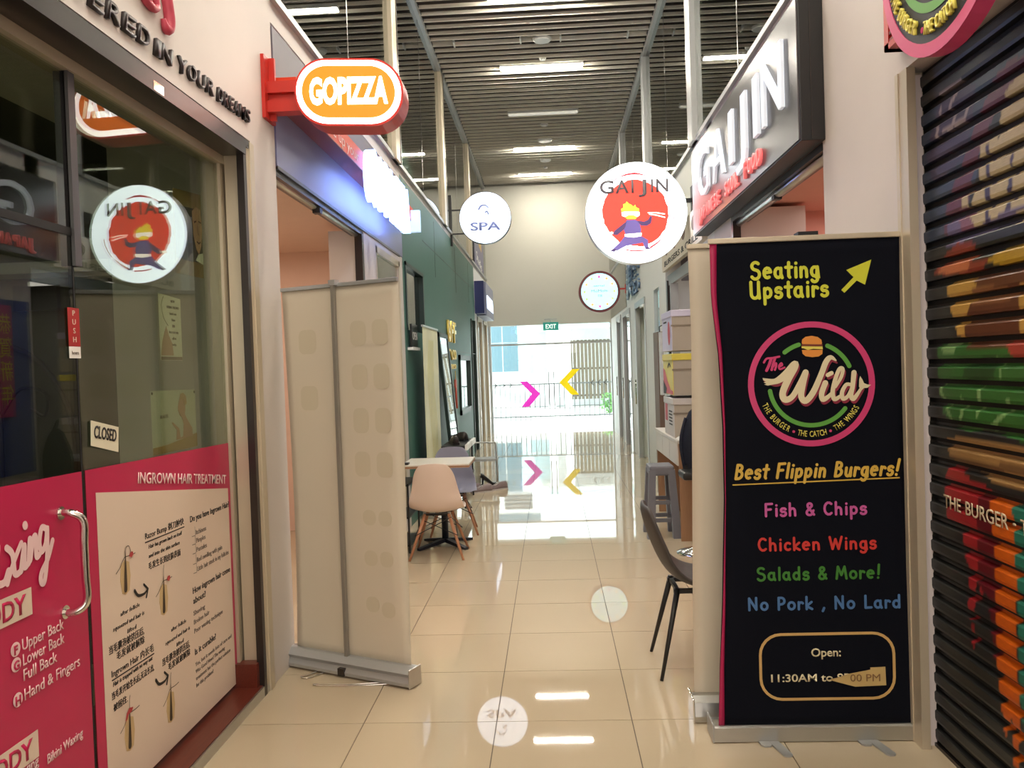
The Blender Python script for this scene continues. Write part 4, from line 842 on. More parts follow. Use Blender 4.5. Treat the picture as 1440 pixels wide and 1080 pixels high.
# gaijin disc sign
def lightdisc(name, cx, y, cz, r, th, face, rim, label, rimw=.012):
    t = thing(name, (cx, y, cz), label, 'sign')
    pl = front(y)
    bm = bmesh.new(); prism(bm, [pl.p(x, z, 0) for x, z in circ(cx, cz, r, 64)], (0, th, 0)); fixn(bm); link('rim_case', bm, rim, t)
    poly('lit_face', circ(cx, cz, r-rimw, 64), pl, face, t, d=.001, th=.004)
    return t, pl
gj, pl = lightdisc('round_lit_sign', .87, 8.0, 3.03, .49, .14, em('gaijin_lit_white', (236, 250, 255), 4.0), white, 'large glowing white disc sign with a red sun and the word GAIJIN', .004)
rd_ = em('gaijin_lit_red', (255, 66, 52), 1.25); gry = mat('gaijin_grey', (120, 112, 116), .5); 
U = lambda pts: [(.87+(x-568)*.00113, 3.03-((y-578)+.034*(x-568))*.00113) for x, y in pts]
random.seed(3)
poly('red_sun', U([(562+(282+random.uniform(-9, 6))*cos(2*pi*j/60), 582-(284+random.uniform(-9, 6))*sin(2*pi*j/60)) for j in range(60)]), pl, rd_, gj, d=.0055, th=.002)
pr_ = em('gaijin_stroke_red', (225, 50, 60), .8)
for st_ in [(U([(435, 272), (500, 252), (580, 245), (665, 265)]), [.004, .009, .009, .003], True), (U([(372, 312), (395, 295), (418, 282)]), .005, True), (U([(680, 875), (740, 835), (800, 782)]), [.009, .007, .003], True), (U([(820, 765), (850, 720), (880, 650), (886, 600)]), .004, True), (U([(470, 892), (530, 903), (620, 900)]), .006, True)]: strokes('brush_arc', [st_], pl, pr_, gj, d=.0055)
for c_, x, w_ in (('G', 262, 120), ('A', 395, 115), ('I', 532, 20), ('J', 590, 72), ('I', 698, 20), ('N', 742, 104)):
    dy = .23*(x-262)*.1
    text(c_, pl, U([(x, 0)])[0][0], U([(x, 415-dy)])[0][1], .125, gry, gj, w=w_*.00113, bold=.02, d=.009)
fl_ = em('gaijin_lit_yellow', (255, 224, 60), 1.6); wh2 = em('gaijin_lit_cream', (255, 244, 226), 2.4); pur = em('gaijin_lit_purple', (120, 104, 176), .55); purd = em('gaijin_lit_plum', (98, 76, 128), .35)
dk = {'d': .009, 'th': .0015}
poly('flame', U([(445, 590), (440, 545), (460, 535), (458, 505), (480, 500), (488, 482), (505, 500), (530, 512), (545, 528), (560, 510), (565, 530), (592, 545), (592, 590), (560, 632), (490, 632)]), pl, fl_, gj, **dk)
poly('headband', U([(442, 575), (470, 568), (560, 568), (594, 572), (596, 600), (575, 615), (540, 598), (500, 600), (470, 615), (446, 605)]), pl, wh2, gj, d=.0108, th=.001)
poly('jacket', U([(485, 640), (560, 638), (590, 660), (606, 720), (600, 760), (540, 768), (470, 765), (455, 720), (462, 672)]), pl, pur, gj, **dk)
poly('sleeve', U([(482, 650), (430, 690), (372, 735), (365, 765), (400, 768), (450, 730), (470, 700)]), pl, purd, gj, d=.0108, th=.001)
poly('sleeve', U([(572, 645), (630, 655), (665, 640), (685, 605), (702, 615), (690, 670), (655, 692), (605, 690)]), pl, purd, gj, d=.0108, th=.001)
poly('sash', U([(462, 762), (608, 750), (605, 778), (540, 790), (465, 782)]), pl, wh2, gj, d=.0108, th=.001)
poly('trousers', U([(460, 782), (608, 780), (660, 810), (662, 880), (632, 882), (615, 835), (560, 845), (470, 862), (395, 902), (365, 880), (420, 830)]), pl, pur, gj, **dk)
poly('shoe', U([(332, 905), (368, 880), (392, 895), (370, 912)]), pl, purd, gj, d=.0108, th=.001); poly('shoe', U([(632, 880), (662, 872), (684, 888), (640, 892)]), pl, purd, gj, d=.0108, th=.001)
strokes('chopsticks', [(U([(668, 580), (735, 580), (806, 592)]), .005, False), (U([(680, 592), (740, 602), (808, 620)]), .005, False), (U([(330, 755), (355, 750)]), .012, False)], pl, wh2, gj, d=.011)
box('bracket_arm', 1.3, R, 8.05, 8.09, 3.12, 3.16, black, gj); box('bracket_plate', R-.012, R, 8.0, 8.14, 3.03, 3.28, black, gj)
# spa disc
sp, pl = lightdisc('round_lit_sign', -.925, 12.4, 3.85, .395, .10, em('spa_lit_white', (222, 236, 255), 2.2), black, 'small glowing white disc sign with thin black rim reading SPA', .008)
spm = em('spa_letter', (120, 130, 180), .45)
text('SPA', pl, -.925, 3.665, .12, spm, sp, w=.46, bold=.03, align='C', d=.006); strokes('swirl', [([(-1.02, 3.98), (-.98, 4.03), (-.92, 4.04), (-.87, 4.0)], [.014, .014, .012, .008], True), ([(-.92, 3.93), (-.895, 3.945), (-.87, 3.9)], .012, True)], pl, spm, sp, d=.006)
boxes('bracket_arm', [(L, -1.30, 12.43, 12.46, 3.98, 4.0), (L, -1.25, 12.43, 12.46, 3.62, 3.64)], black, sp); box('bracket_bar', L, L+.03, 12.42, 12.47, 3.45, 4.22, black, sp)
# flower disc
mo, pl = lightdisc('round_lit_sign', .94, 15.3, 2.925, .385, .10, em('flower_lit_face', (196, 246, 255), 1.0), mat('maroon_rim', (112, 38, 44), .4), 'glowing pale blue disc sign with maroon rim and ring of tiny flowers', .045)
fc = [em('flower_pink', (226, 60, 150), .8), em('flower_orange', (244, 170, 90), .9), em('flower_lime', (190, 224, 110), .9)]
for i in range(12):
    a = pi/2-2*pi*i/12; cx, cz = .94+.275*cos(a), 2.925+.275*sin(a)
    strokes('flower', [([(cx-.032*cos(q), cz-.032*sin(q)), (cx+.032*cos(q), cz+.032*sin(q))], .006, False) for q in (0, pi/3, 2*pi/3)], pl, fc[0 if i in (0, 6) else (1 if i in (1, 2, 5, 7, 10) else 2)], mo, d=.006)
text('aerial', pl, .93, 3.02, .032, gry, mo, align='C', w=.20, d=.006); text('MoMolii', pl, .94, 2.915, .05, gry, mo, align='C', w=.30, d=.006); text('花園', pl, .945, 2.83, .035, gry, mo, align='C', w=.08, d=.006, res=1)
box('bracket_arm', 1.31, R, 15.33, 15.36, 2.95, 2.98, redm, mo); box('bracket_plate', R-.01, R, 15.28, 15.42, 2.88, 3.05, redm, mo)
# black box sign with chrome letters
bs = thing('black_box_sign', (1.37, 5.75, 2.69), 'long black box sign with shiny GAIJIN letters projecting from the right wall', 'sign')
facem = mat('brushed_dark_metal', (110, 108, 112), .28, metal=.9, noise=.05, nscale=3)
box('sign_case', 1.305, R-.002, 4.25, 7.35, 2.68, 3.42, black, bs, .004); box('sign_face', 1.298, 1.305, 4.262, 7.34, 2.69, 3.41, facem, bs)
box('case_seam', 1.36, 1.364, 4.247, 4.252, 2.69, 3.41, darkst, bs)
PG = onright(1.298); 
for c_, y0, w_ in (('G', 6.98, .56), ('A', 6.36, .50), ('I', 5.78, .14), ('J', 5.58, .36), ('I', 5.10, .14), ('N', 4.90, .52)):
    text(c_, PG, -y0, 2.925, .37, em('chrome_letter_glow', (226, 234, 246), .35), bs, 'letter', w=w_*.80, bold=.0, ex=.02)  # chrome letters; weak glow put in for the halo and the disc sign's reflection
for i, (s, y0, wi) in enumerate((('JAPANESE', 6.98, .86), ('SOUL', 5.95, .42), ('FOOD', 5.38, .45))):
    n = len(s)
    for j, c_ in enumerate(s): text(c_, PG, -(y0-wi*j/n), 2.745, .095, em('red_glint_letter', (250, 120, 120), .5), bs, 'letter', w=wi/n*.74, bold=.02, ex=.02)  # red reflection of the disc sign put into these letters as glow
tg = thing('shutter_track', (R, 5.3, 2.7), 'shiny roller shutter rail below the black box sign', 'rail')
boxes('rail', [(R+.0, R+.13, 4.31, 6.45, 2.64, 2.68)], darkst, tg); tub('roller', [(R+.05, 4.31, 2.625), (R+.05, 6.45, 2.625)], .026, alu, tg, 10); box('latch', R+.02, R+.07, 5.3, 5.36, 2.59, 2.62, black, tg)
box('side_guide', R+.0, R+.06, 6.39, 6.45, 0, 2.64, darkst, tg)

# ---------------------------------------------------------------- far right shops
t = thing('food_sign', (R, 8.4, 2.7), 'beige fascia sign with dark food pictures and lettering above the desk', 'sign')
box('board', R-.05, R, 7.4, 10.0, 2.66, 3.0, mat('beige_sign', (206, 196, 178), .5), t)
for i in range(4): poly('food_picture', circ(-(7.8+.6*i), 2.88, .11, 14, .07), onright(R-.051), mat('food_brown', (92, 62, 46), .6), t)
text('BURGERS & GRILL', onright(R-.051), -9.8, 2.70, .06, ink, t, w=2.2, bold=.02)
t = thing('roller_shutter_box', (R, 9.3, 2.6), 'grey metal roller shutter end hanging in the opening above the boxes', 'shutter')
boxes('curtain', [(R+.02, R+.06, 7.15, 10.1, 2.50, 2.62)], alumat, t); box('guide', R, R+.09, 10.0, 10.1, 0, 2.56, darkst, t); box('guide', R, R+.09, 9.72, 9.78, 0, 2.5, alumat, t)
wn5 = struct(thing('window_5', (R, 11.0, 2))); box('pane', R+.03, R+.04, 10.72, 11.3, 1.98, 2.56, clear, wn5)
boxes('window_frame', [(R, R+.05, 10.72, 10.76, 1.98, 2.56), (R, R+.05, 11.26, 11.3, 1.98, 2.56), (R-.01, R+.05, 10.7, 11.32, 1.96, 1.99)], alumat, wn5)
tag(box('blue_poster', R+.05, R+.07, 10.76, 11.26, 2.0, 2.54, em('backlit_blue_poster', (170, 205, 240), .8), None), 'pale blue backlit poster in the small high window on the right wall', 'poster')
for n_, y0, y1, inner in ((2, 12.3, 13.7, (96, 150, 30)), (3, 14.6, 16.1, (190, 205, 200)), (4, 16.5, 17.6, (120, 116, 104))):
    d_ = struct(thing('door_%d' % n_, (R, (y0+y1)/2, 0)))
    boxes('door_frame', [(R-.015, R+.06, y0, y0+.07, 0, 2.5), (R-.015, R+.06, y1-.07, y1, 0, 2.5), (R-.02, R+.06, y0, y1, 2.46, 2.56)], alumat, d_)
    box('door_closer', R-.03, R+.02, y0+.1, y0+.5, 2.42, 2.46, white, d_)
    box('door_leaf', R+.32, R+.35, y0, y1, 0, 2.5, mat('door_inner_%d' % n_, inner, .6), d_)
    if n_ != 2: box('pane', R+.03, R+.038, y0+.07, y1-.07, 0, 2.46, upglass, d_)
    tub('pull_handle', [(R-.05, y1-.16, .9), (R-.05, y1-.16, 1.3)], .012, chrome, d_)
t = thing('calligraphy_sign', (R, 13.8, 3.0), 'brush style Chinese character sign in black and blue on the white wall', 'sign')
text('美麗', onright(R-.001), -14.95, 2.78, .46, mat('blue_grey_letter', (92, 118, 150), .4), t, 'character', w=2.1, bold=.02, ex=.03, res=2)
for st_ in [([(-14.7, 3.3), (-14.6, 3.0), (-14.65, 2.74)], .03, True), ([(-13.9, 3.35), (-13.8, 3.0), (-13.9, 2.66)], .03, True), ([(-13.2, 3.25), (-13.1, 3.0), (-13.2, 2.78)], .03, True)]: strokes('brush_stroke', [st_], onright(R-.035), ink, t)
t = thing('display_board', (1.28, 9.8, 0), 'narrow brown board on edge beside the stacked boxes, topped by a wire hook', 'board')
boxes('board', [(1.24, 1.30, 9.55, 9.95, .0, 1.93)], mat('taupe_board', (118, 98, 86), .6, noise=.1), t)
tub('wire_hook', [(1.27, 9.6, 1.92), (1.27, 9.6, 1.99), (1.33, 9.5, 2.02), (1.36, 9.35, 1.96)], .006, black, t)
tag(box('hanging_flyer', 1.25, 1.28, 9.43, 9.549, 1.2, 1.92, mat('flyer_print', (210, 214, 214), .5, noise=.3, nscale=14)), 'narrow glossy flyer strip hanging between the brown board and the boxes', 'flyer')
# desk with things
wdm = wood('light_brown_wood', (168, 130, 98), (146, 108, 78), .5, 'Z', 6); dw = mat('desk_white', (214, 208, 198), .45)
t = thing('counter_desk', (1.25, 7.9, 0), 'white topped desk with a brown wood side behind the dark chair', 'desk')
box('side_panel', 1.09, 1.42, 7.2, 7.225, 0, .86, wdm, t); box('side_panel', 1.09, 1.42, 8.68, 8.70, 0, .86, wdm, t)
box('desk_top', 1.075, 1.425, 7.18, 8.72, .86, .885, dw, t, .003)
for i in range(3): box('drawer', 1.08, 1.40, 7.23+.485*i, 7.705+.485*i, .66, .855, dw, t, .003)
# boxes
def carton(name, z0, h, y0, sidem, label, cat='box', rz=0):
    t = thing(name, (1.27, y0+.3, z0), label, cat, 'stacked boxes on the desk')
    box('body', 1.10, 1.41, y0+.01, y0+.62, z0, z0+h-.04, mat('carton_grey_beige', (176, 166, 150), .6), t, .004)
    box('printed_side', 1.095, 1.10, y0+.012, y0+.618, z0+.004, z0+h-.045, sidem, t)
    box('lid', 1.088, 1.418, y0, y0+.63, z0+h-.06, z0+h, sidem, t, .006)
    box('strap', 1.09, 1.415, y0+.003, y0+.009, z0+h*.6, z0+h*.64, mat('carton_tape', (140, 128, 112), .5), t)
    return t
PX = onright(1.0935)
c1 = carton('storage_carton', 1.675, .37, 7.45, mat('lavender_white_carton', (206, 202, 222), .5), 'white carton with a red round mark, topmost of the stack on the desk')
poly('red_mark', circ(-7.62, 1.84, .07, 16, .11), PX, mat('carton_red', (190, 40, 56), .5), c1); strokes('small_print', [([(-7.95, 1.95), (-7.75, 1.95)], .008, False), ([(-7.5, 1.8), (-7.5, 1.9)], .004, False)], PX, ink, c1)
c2 = carton('storage_carton', 1.27, .38, 7.45, mat('yellow_carton', (222, 206, 84), .5), 'yellow carton with red and dark wave print, middle of the stack on the desk')
poly('red_wave', [(-8.06, 1.28), (-7.47, 1.28), (-7.47, 1.31), (-7.6, 1.32), (-7.8, 1.40), (-7.95, 1.50), (-8.06, 1.52)], PX, M['carton_red'], c2); poly('dark_wave', [(-8.06, 1.275), (-7.9, 1.275), (-7.85, 1.33), (-8.06, 1.40)], onright(1.0915), ink, c2); strokes('leaf_print', [([(-7.75, 1.53), (-7.66, 1.56), (-7.58, 1.54)], .012, True)], PX, ink, c2)
c3 = carton('storage_carton', .885, .36, 7.45, mat('newsprint_carton', (200, 194, 190), .5), 'white carton with red and black print, lowest of the stack on the desk')
poly('red_label', [(-8.0, 1.02), (-7.85, 1.02), (-7.85, 1.18), (-8.0, 1.18)], PX, M['carton_red'], c3); strokes('printed_words', [([(-7.75, 1.0+.03*i), (-7.55, 1.0+.03*i)], .007, False) for i in range(5)]+[([(-8.0, 1.21), (-7.7, 1.21)], .012, False)], PX, ink, c3)
t = thing('paper_pile', (1.2, 7.35, .885), 'loose white papers lying on the near end of the desk', 'papers')
for i in range(5): rot_ = box('sheet', 1.10+.006*i, 1.36, 7.20+.01*i, 7.43, .886+.004*i, .889+.004*i, paper, t)
# backpack
bkm = mat('navy_fabric', (24, 30, 46), .85, noise=.2, nscale=40)
t = thing('backpack', (1.18, 7.05, .6), 'dark navy backpack hanging in front of the desk, half hidden by the banners', 'bag')
bm = bmesh.new(); bmesh.ops.create_icosphere(bm, subdivisions=3, radius=1)
for v in bm.verts:
    z = v.co.z; s_ = 1-.18*z+.1*sin(v.co.x*7+z*5)*.4
    v.co = Vector((1.21+v.co.x*.13*s_, 7.04+v.co.y*.10*s_, .87+z*.31))
link('pouch', bm, bkm, t, True); tub('strap', smoothpath([(1.12, 6.97, 1.1), (1.07, 6.95, .9), (1.10, 6.96, .66), (1.12, 6.96, .59)], 5), .014, bkm, t); tub('strap', smoothpath([(1.2, 7.0, 1.14), (1.22, 7.08, 1.24), (1.28, 7.1, 1.15)], 5), .012, bkm, t)
box('buckle', 1.09, 1.12, 6.945, 6.96, .66, .70, black, t)
# plastic stool
pg = mat('grey_plastic', (112, 112, 120), .45)
t = thing('plastic_stool', (.97, 7.5, 0), 'grey plastic stool standing beside the desk', 'stool')
bm = bmesh.new(); abox(bm, .85, 1.07, 7.36, 7.66, .56, .645); bevel(bm, .015); link('seat', bm, pg, t)
for sx in (-1, 1):
    for sy in (-1, 1):
        bm = bmesh.new(); a = Vector((.96+sx*.085, 7.51+sy*.12, .61)); b = Vector((.96+sx*.115, 7.51+sy*.16, 0))
        vs = [bm.verts.new(p+Vector((dx, dy, 0))) for p, s_ in ((a, .03), (b, .036)) for dx, dy in ((-s_, -s_), (s_, -s_), (s_, s_), (-s_, s_))]
        for f in ((3, 2, 1, 0), (4, 5, 6, 7), (0, 1, 5, 4), (1, 2, 6, 5), (2, 3, 7, 6), (3, 0, 4, 7)): bm.faces.new([vs[i] for i in f])
        link('leg', bm, pg, t)
for z in (.30, .14): boxes('rung', [(.86, 1.06, 7.37, 7.385, z, z+.035), (.86, 1.06, 7.635, 7.65, z, z+.035), (.855, .87, 7.38, 7.64, z, z+.035), (1.05, 1.065, 7.38, 7.64, z, z+.035)], pg, t)
# chrome bar stool base
t = thing('bar_stool', (1.14, 6.75, 0), 'chrome round based bar stool mostly hidden behind the banners', 'stool')
bm = bmesh.new(); pr = [(.0, .0), (.19, .0), (.19, .008), (.15, .025), (.06, .05), (.03, .07), (.03, .62), (0, .62)]
rings_ = [[bm.verts.new((1.17+r*cos(2*pi*k/28), 6.75+r*sin(2*pi*k/28), z)) for k in range(28)] for r, z in pr[1:-1]]
for i in range(len(rings_)-1):
    for k in range(28): bm.faces.new((rings_[i][k], rings_[i][(k+1) % 28], rings_[i+1][(k+1) % 28], rings_[i+1][k]))
bm.faces.new(rings_[0][::-1]); bm.faces.new(rings_[-1]); fixn(bm); link('base_and_column', bm, chrome, t, True)
box('seat', 1.03, 1.33, 6.60, 6.90, .62, .68, black, t, .02)

# ---------------------------------------------------------------- chairs
def tapered(name, a, b, ra, rb, m, par, n=10): return tub(name, [a, b], [ra, rb], m, par, n, True)
def shellgrid(name, rows, m, par, th=.008, sub=2):
    """rows of points -> smooth solid shell"""
    bm = bmesh.new(); V = [[bm.verts.new(p) for p in r] for r in rows]
    for i in range(len(V)-1):
        for j in range(len(V[0])-1): bm.faces.new((V[i][j], V[i][j+1], V[i+1][j+1], V[i+1][j]))
    o = link(name, bm, m, par, True)
    me = o.data
    s1 = o.modifiers.new('t', 'SOLIDIFY'); s1.thickness = th; s1.offset = 0
    s2 = o.modifiers.new('s', 'SUBSURF'); s2.levels = sub; s2.render_levels = sub
    return o
# dark moulded chair on the right, facing +x
dkf = mat('charcoal_leather', (58, 54, 52), .55, noise=.15, nscale=30, bump=.1)
ch = thing('side_chair', (.72, 4.26, 0), 'charcoal moulded chair with thin black legs beside the burger banner', 'chair')
prof = [(.452, .850), (.452, .80), (.475, .72), (.505, .63), (.545, .54), (.60, .475), (.68, .450), (.78, .445), (.88, .452), (.925, .440)]
wid = [.13, .19, .205, .215, .22, .225, .23, .225, .21, .18]; dish = [.015, .03, .035, .045, .055, .05, .03, .02, .01, .0]
rows = []
for (x, z), w_, dd in zip(prof, wid, dish):
    r_ = []
    for j in range(7):
        s_ = (j-3)/3; nx_, nz_ = (.8, .25) if z > .56 else (.3, .8)
        r_.append((x+nx_*dd*s_*s_*1.2, 4.26+w_*s_, z+nz_*dd*s_*s_))
    rows.append(r_)
shellgrid('seat_shell', rows, dkf, ch, .028)
for sx, sy in ((-1, -1), (-1, 1), (1, -1), (1, 1)):
    tapered('leg', (.70+sx*.10, 4.26+sy*.12, .435), (.705+sx*(.21), 4.26+sy*.21, 0), .016, .009, black, ch)
boxes('seat_frame', [(.58, .84, 4.13, 4.16, .41, .43), (.58, .84, 4.36, 4.39, .41, .43), (.59, .61, 4.13, 4.39, .41, .43), (.81, .83, 4.13, 4.39, .41, .43)], black, ch)
# white shell chair with dowel legs; built facing +y (back towards camera), at origin location
beech = wood('beech_dowel', (196, 142, 108), (170, 116, 84), .5, 'Z', 10)
def shellchair(loc, m, label, rz=0):
    t = thing('shell_chair', loc, label, 'chair', 'moulded shell chairs at the cafe table'); t.rotation_euler.z = 0
    X, Y, _ = loc
    prof = [(-.235, .81), (-.234, .74), (-.225, .65), (-.215, .55), (-.20, .46), (-.16, .39), (-.05, .375), (.08, .39), (.17, .42), (.22, .41)]
    wid = [.115, .165, .185, .205, .225, .232, .235, .232, .215, .17]; dish = [.005, .02, .035, .06, .085, .10, .06, .035, .015, .0]
    rows = []
    for (y, z), w_, dd in zip(prof, wid, dish):
        r_ = []
        for j in range(9):
            s_ = (j-4)/4; k = s_*s_
            if z > .5: p = (X+w_*s_, Y+y+dd*k*1.1, z+.0*k-(.012*k if z > .78 else 0))
            else: p = (X+w_*s_, Y+y+dd*k*.4, z+dd*k*.5)
            r_.append(p)
        rows.append(r_)
    shellgrid('seat_shell', rows, m, t, .007)
    for sx in (-1, 1):
        for sy in (-1, 1): tapered('leg', (X+sx*.10, Y+sy*.09, .365), (X+sx*.225, Y+sy*.215, 0), .015, .010, beech, t)
    bm = bmesh.new()
    for a, b in (((-.12, -.11, .32), (.18, -.17, .2)), ((.12, -.11, .34), (-.18, -.17, .2)), ((-.12, .11, .34), (.18, .17, .2)), ((.12, .11, .34), (-.18, .17, .2)), ((-.12, -.11, .32), (-.18, .17, .2)), ((-.12, .11, .34), (-.18, -.17, .2)), ((.12, -.11, .34), (.18, .17, .2)), ((.12, .11, .34), (.18, -.17, .2))):
        tube(bm, [(X+a[0], Y+a[1], a[2]), (X+b[0], Y+b[1], b[2])], .0035, 6)
    fixn(bm); link('wire_brace', bm, black, t)
    boxes('mount_plate', [(X-.11, X+.11, Y-.10, Y-.07, .355, .372), (X-.11, X+.11, Y+.07, Y+.10, .355, .372)], black, t)
    if rz: t.rotation_euler.z = rz
    return t
shellchair((-1.0, 6.90, 0), mat('warm_white_shell', (226, 206, 192), .45), 'warm white shell chair with beech legs, back towards the corridor, before the small table')
shellchair((-.99, 7.86, 0), mat('grey_shell', (140, 140, 156), .5), 'grey shell chair on the far side of the small table', rz=pi+.12)
# cafe table
t = thing('cafe_table', (-1.0, 7.28, 0), 'small square white topped table on a black cross base, between two shell chairs', 'table')
box('table_top', -1.34, -.74, 7.02, 7.58, .725, .757, mat('white_laminate', (220, 214, 200), .35), t, .003); box('top_edge', -1.343, -.737, 7.017, 7.583, .727, .745, wdm, t)
tub('column', [(-1.0, 7.28, .05), (-1.0, 7.28, .72)], .03, mat('dark_blue_black_metal', (20, 26, 40), .4), t, 12)
for a in range(4):
    c_, s_ = cos(pi/4+a*pi/2), sin(pi/4+a*pi/2)
    bm = bmesh.new(); p0 = Vector((-1.0, 7.28, 0)); d_ = Vector((c_, s_, 0)); n_ = Vector((-s_, c_, 0))
    vs = [bm.verts.new(p) for p in (p0+n_*.025+Vector((0, 0, .07)), p0-n_*.025+Vector((0, 0, .07)), p0+d_*.3-n_*.02+Vector((0, 0, .02)), p0+d_*.3+n_*.02+Vector((0, 0, .02)), p0+n_*.025+Vector((0, 0, .035)), p0-n_*.025+Vector((0, 0, .035)), p0+d_*.3-n_*.02+Vector((0, 0, .0)), p0+d_*.3+n_*.02+Vector((0, 0, .0)))]
    for f in ((0, 1, 2, 3), (7, 6, 5, 4), (0, 4, 5, 1), (1, 5, 6, 2), (2, 6, 7, 3), (3, 7, 4, 0)): bm.faces.new([vs[i] for i in f])
    fixn(bm); link('foot', bm, M['dark_blue_black_metal'], t)
tag(box('phone', -1.33, -1.27, 7.05, 7.12, .758, .775, black, None, .003), 'small black object on the near left corner of the table', 'phone')
# black wire rack behind the banner
t = thing('wire_rack', (-1.35, 7.1, 0), 'thin black metal rack standing against the wall left of the white chair', 'rack')
for x in (-1.45, -1.28):
    for y in (6.98, 7.5): box('upright', x, x+.015, y, y+.015, 0, .60, black, t)
for z in (.06, .3, .58): box('shelf', -1.45, -1.265, 6.98, 7.515, z, z+.012, black, t)

# ---------------------------------------------------------------- green wall things
wn6 = struct(thing('window_6', (L, 8.9, 2.0)))
boxes('window_frame', [(L-.06, L+.012, 8.32, 8.37, 2.0, 2.70), (L-.06, L+.012, 9.45, 9.5, 2.0, 2.70), (L-.06, L+.012, 8.32, 9.5, 2.66, 2.70)], greend, wn6); box('pane', L-.05, L-.04, 8.37, 9.45, 2.0, 2.66, upglass, wn6)
box('blind', L-.12, L-.10, 8.37, 9.2, 2.0, 2.66, mat('pale_blind', (206, 198, 198), .6), wn6)
wn7 = struct(thing('window_7', (L, 13.7, .84)))
boxes('window_frame', [(L-.05, L+.03, 12.9, 12.98, .84, 1.80), (L-.05, L+.03, 14.52, 14.6, .84, 1.80), (L-.05, L+.03, 12.9, 14.6, 1.72, 1.80), (L-.05, L+.03, 12.9, 14.6, .84, .92)], greend, wn7); box('pane', L-.02, L-.01, 12.98, 14.52, .92, 1.72, mirror, wn7)
d5 = struct(thing('door_5', (L, 15.5, 0))); boxes('door_frame', [(L-.05, L+.02, 15.1, 15.16, 0, 2.5), (L-.05, L+.02, 15.84, 15.9, 0, 2.5)], greend, d5); box('pane', L-.03, L-.02, 15.16, 15.84, 0, 2.5, upglass, d5)
for n_, y0, y1 in ((6, 16.5, 17.5), (7, 17.9, 18.85)):
    d_ = struct(thing('door_%d' % n_, (L, (y0+y1)/2, 0))); boxes('door_frame', [(L-.05, L+.015, y0, y0+.06, 0, 2.62), (L-.05, L+.015, y1-.06, y1, 0, 2.62), (L-.05, L+.015, y0, y1, 2.55, 2.62)], beigeal, d_); box('pane', L-.03, L-.02, y0+.06, y1-.06, 0, 2.55, upglass, d_)
goldl = mat('brass_letter', (236, 206, 110), .3, metal=.7)
t = thing('gold_wall_letters', (L, 12.1, 2.0), 'raised gold BFF letters with a curl and small BATIKCO wording on the green wall', 'sign')
for i, c_ in enumerate('BFF'): text(c_, onleft(L+.001), 11.55+.34*i, 1.98, .30, goldl, t, 'letter', w=.25, bold=.02, ex=.03)
text('CO', onleft(L+.001), 12.0, 1.72, .15, goldl, t, 'letter', w=.5, ex=.02)
bm = bmesh.new(); tube(bm, smoothpath([(L+.015, 11.5, 1.55), (L+.015, 11.45, 1.72), (L+.015, 11.7, 1.86), (L+.015, 11.95, 1.72)], 6), .015, 6); fixn(bm); link('curl', bm, goldl, t, True)
text('BATIKCO', onleft(L+.001), 11.5, 1.58, .075, goldl, t, 'letter', w=.95, ex=.015)
t = thing('hanging_charm', (L, 12.35, 1.3), 'small red and gold hanging charm on the green wall under the gold letters', 'ornament')
boxes('knot', [(L+.001, L+.02, 12.25, 12.42, 1.3, 1.42)], mat('charm_red', (190, 70, 50), .5), t); tub('tassel', [(L+.012, 12.33, 1.30), (L+.012, 12.33, .98)], [.012, .022], M['charm_red'], t); tub('cord', [(L+.012, 12.33, 1.42), (L+.012, 12.33, 1.55)], .006, goldl, t)
# leaning mirror
t = thing('leaning_mirror', (-1.3, 10.6, 0), 'tall dark framed mirror leaning on the green wall behind the cafe table', 'mirror')
def lean(o, base=-1.26, top=L+.04, h=2.05):
    for v in o.data.vertices: v.co.x += base+(top-base)*(v.co.z/h)-(-1.3)
    return o
lean(boxes('frame', [(-1.31, -1.27, 10.22, 10.30, 0, 2.05), (-1.31, -1.27, 11.02, 11.10, 0, 2.05), (-1.31, -1.27, 10.22, 11.1, 1.99, 2.05), (-1.31, -1.27, 10.22, 11.1, 0, .06)], greend, t)); lean(box('mirror_glass', -1.29, -1.28, 10.3, 11.02, .06, 1.99, mirror, t))
# standing poster with pale botanical print
t = thing('standing_poster', (-1.38, 9.0, 0), 'pale yellow green roll-up poster standing along the green wall behind the table', 'banner')
pm = mat('botanical_print', (228, 228, 192), .5, noise=.22, nscale=3.5)
box('print', -1.352, -1.345, 8.62, 9.72, .08, 2.04, pm, t); box('top_rail', -1.36, -1.338, 8.6, 9.74, 2.04, 2.06, alu, t); box('base_case', -1.41, -1.29, 8.58, 9.76, 0, .08, alu, t); box('support_pole', -1.38, -1.365, 9.15, 9.17, .08, 2.05, alumat, t)
random.seed(5)
strokes('leaf_drawing', [([(9.0+.1*i+random.uniform(-.05, .05), .2+.1*i), (9.05+.09*i, .8+.05*i), (8.85+.1*i, 1.4), (9.0+.08*i, 1.9)], .012, True) for i in range(5)], onleft(-1.3445), mat('leaf_yellow_print', (226, 220, 120), .5), t)
t = thing('small_black_sign', (L, 8.5, 1.95), 'small black bracket sign with white writing above the standing poster', 'sign')
box('board', -1.44, -1.42, 8.36, 8.72, 1.82, 2.06, black, t); text('OPEN', onleft(-1.419), 8.40, 1.90, .08, white, t, w=.28); box('ledge', L, -1.40, 8.34, 8.75, 1.79, 1.82, white, t)
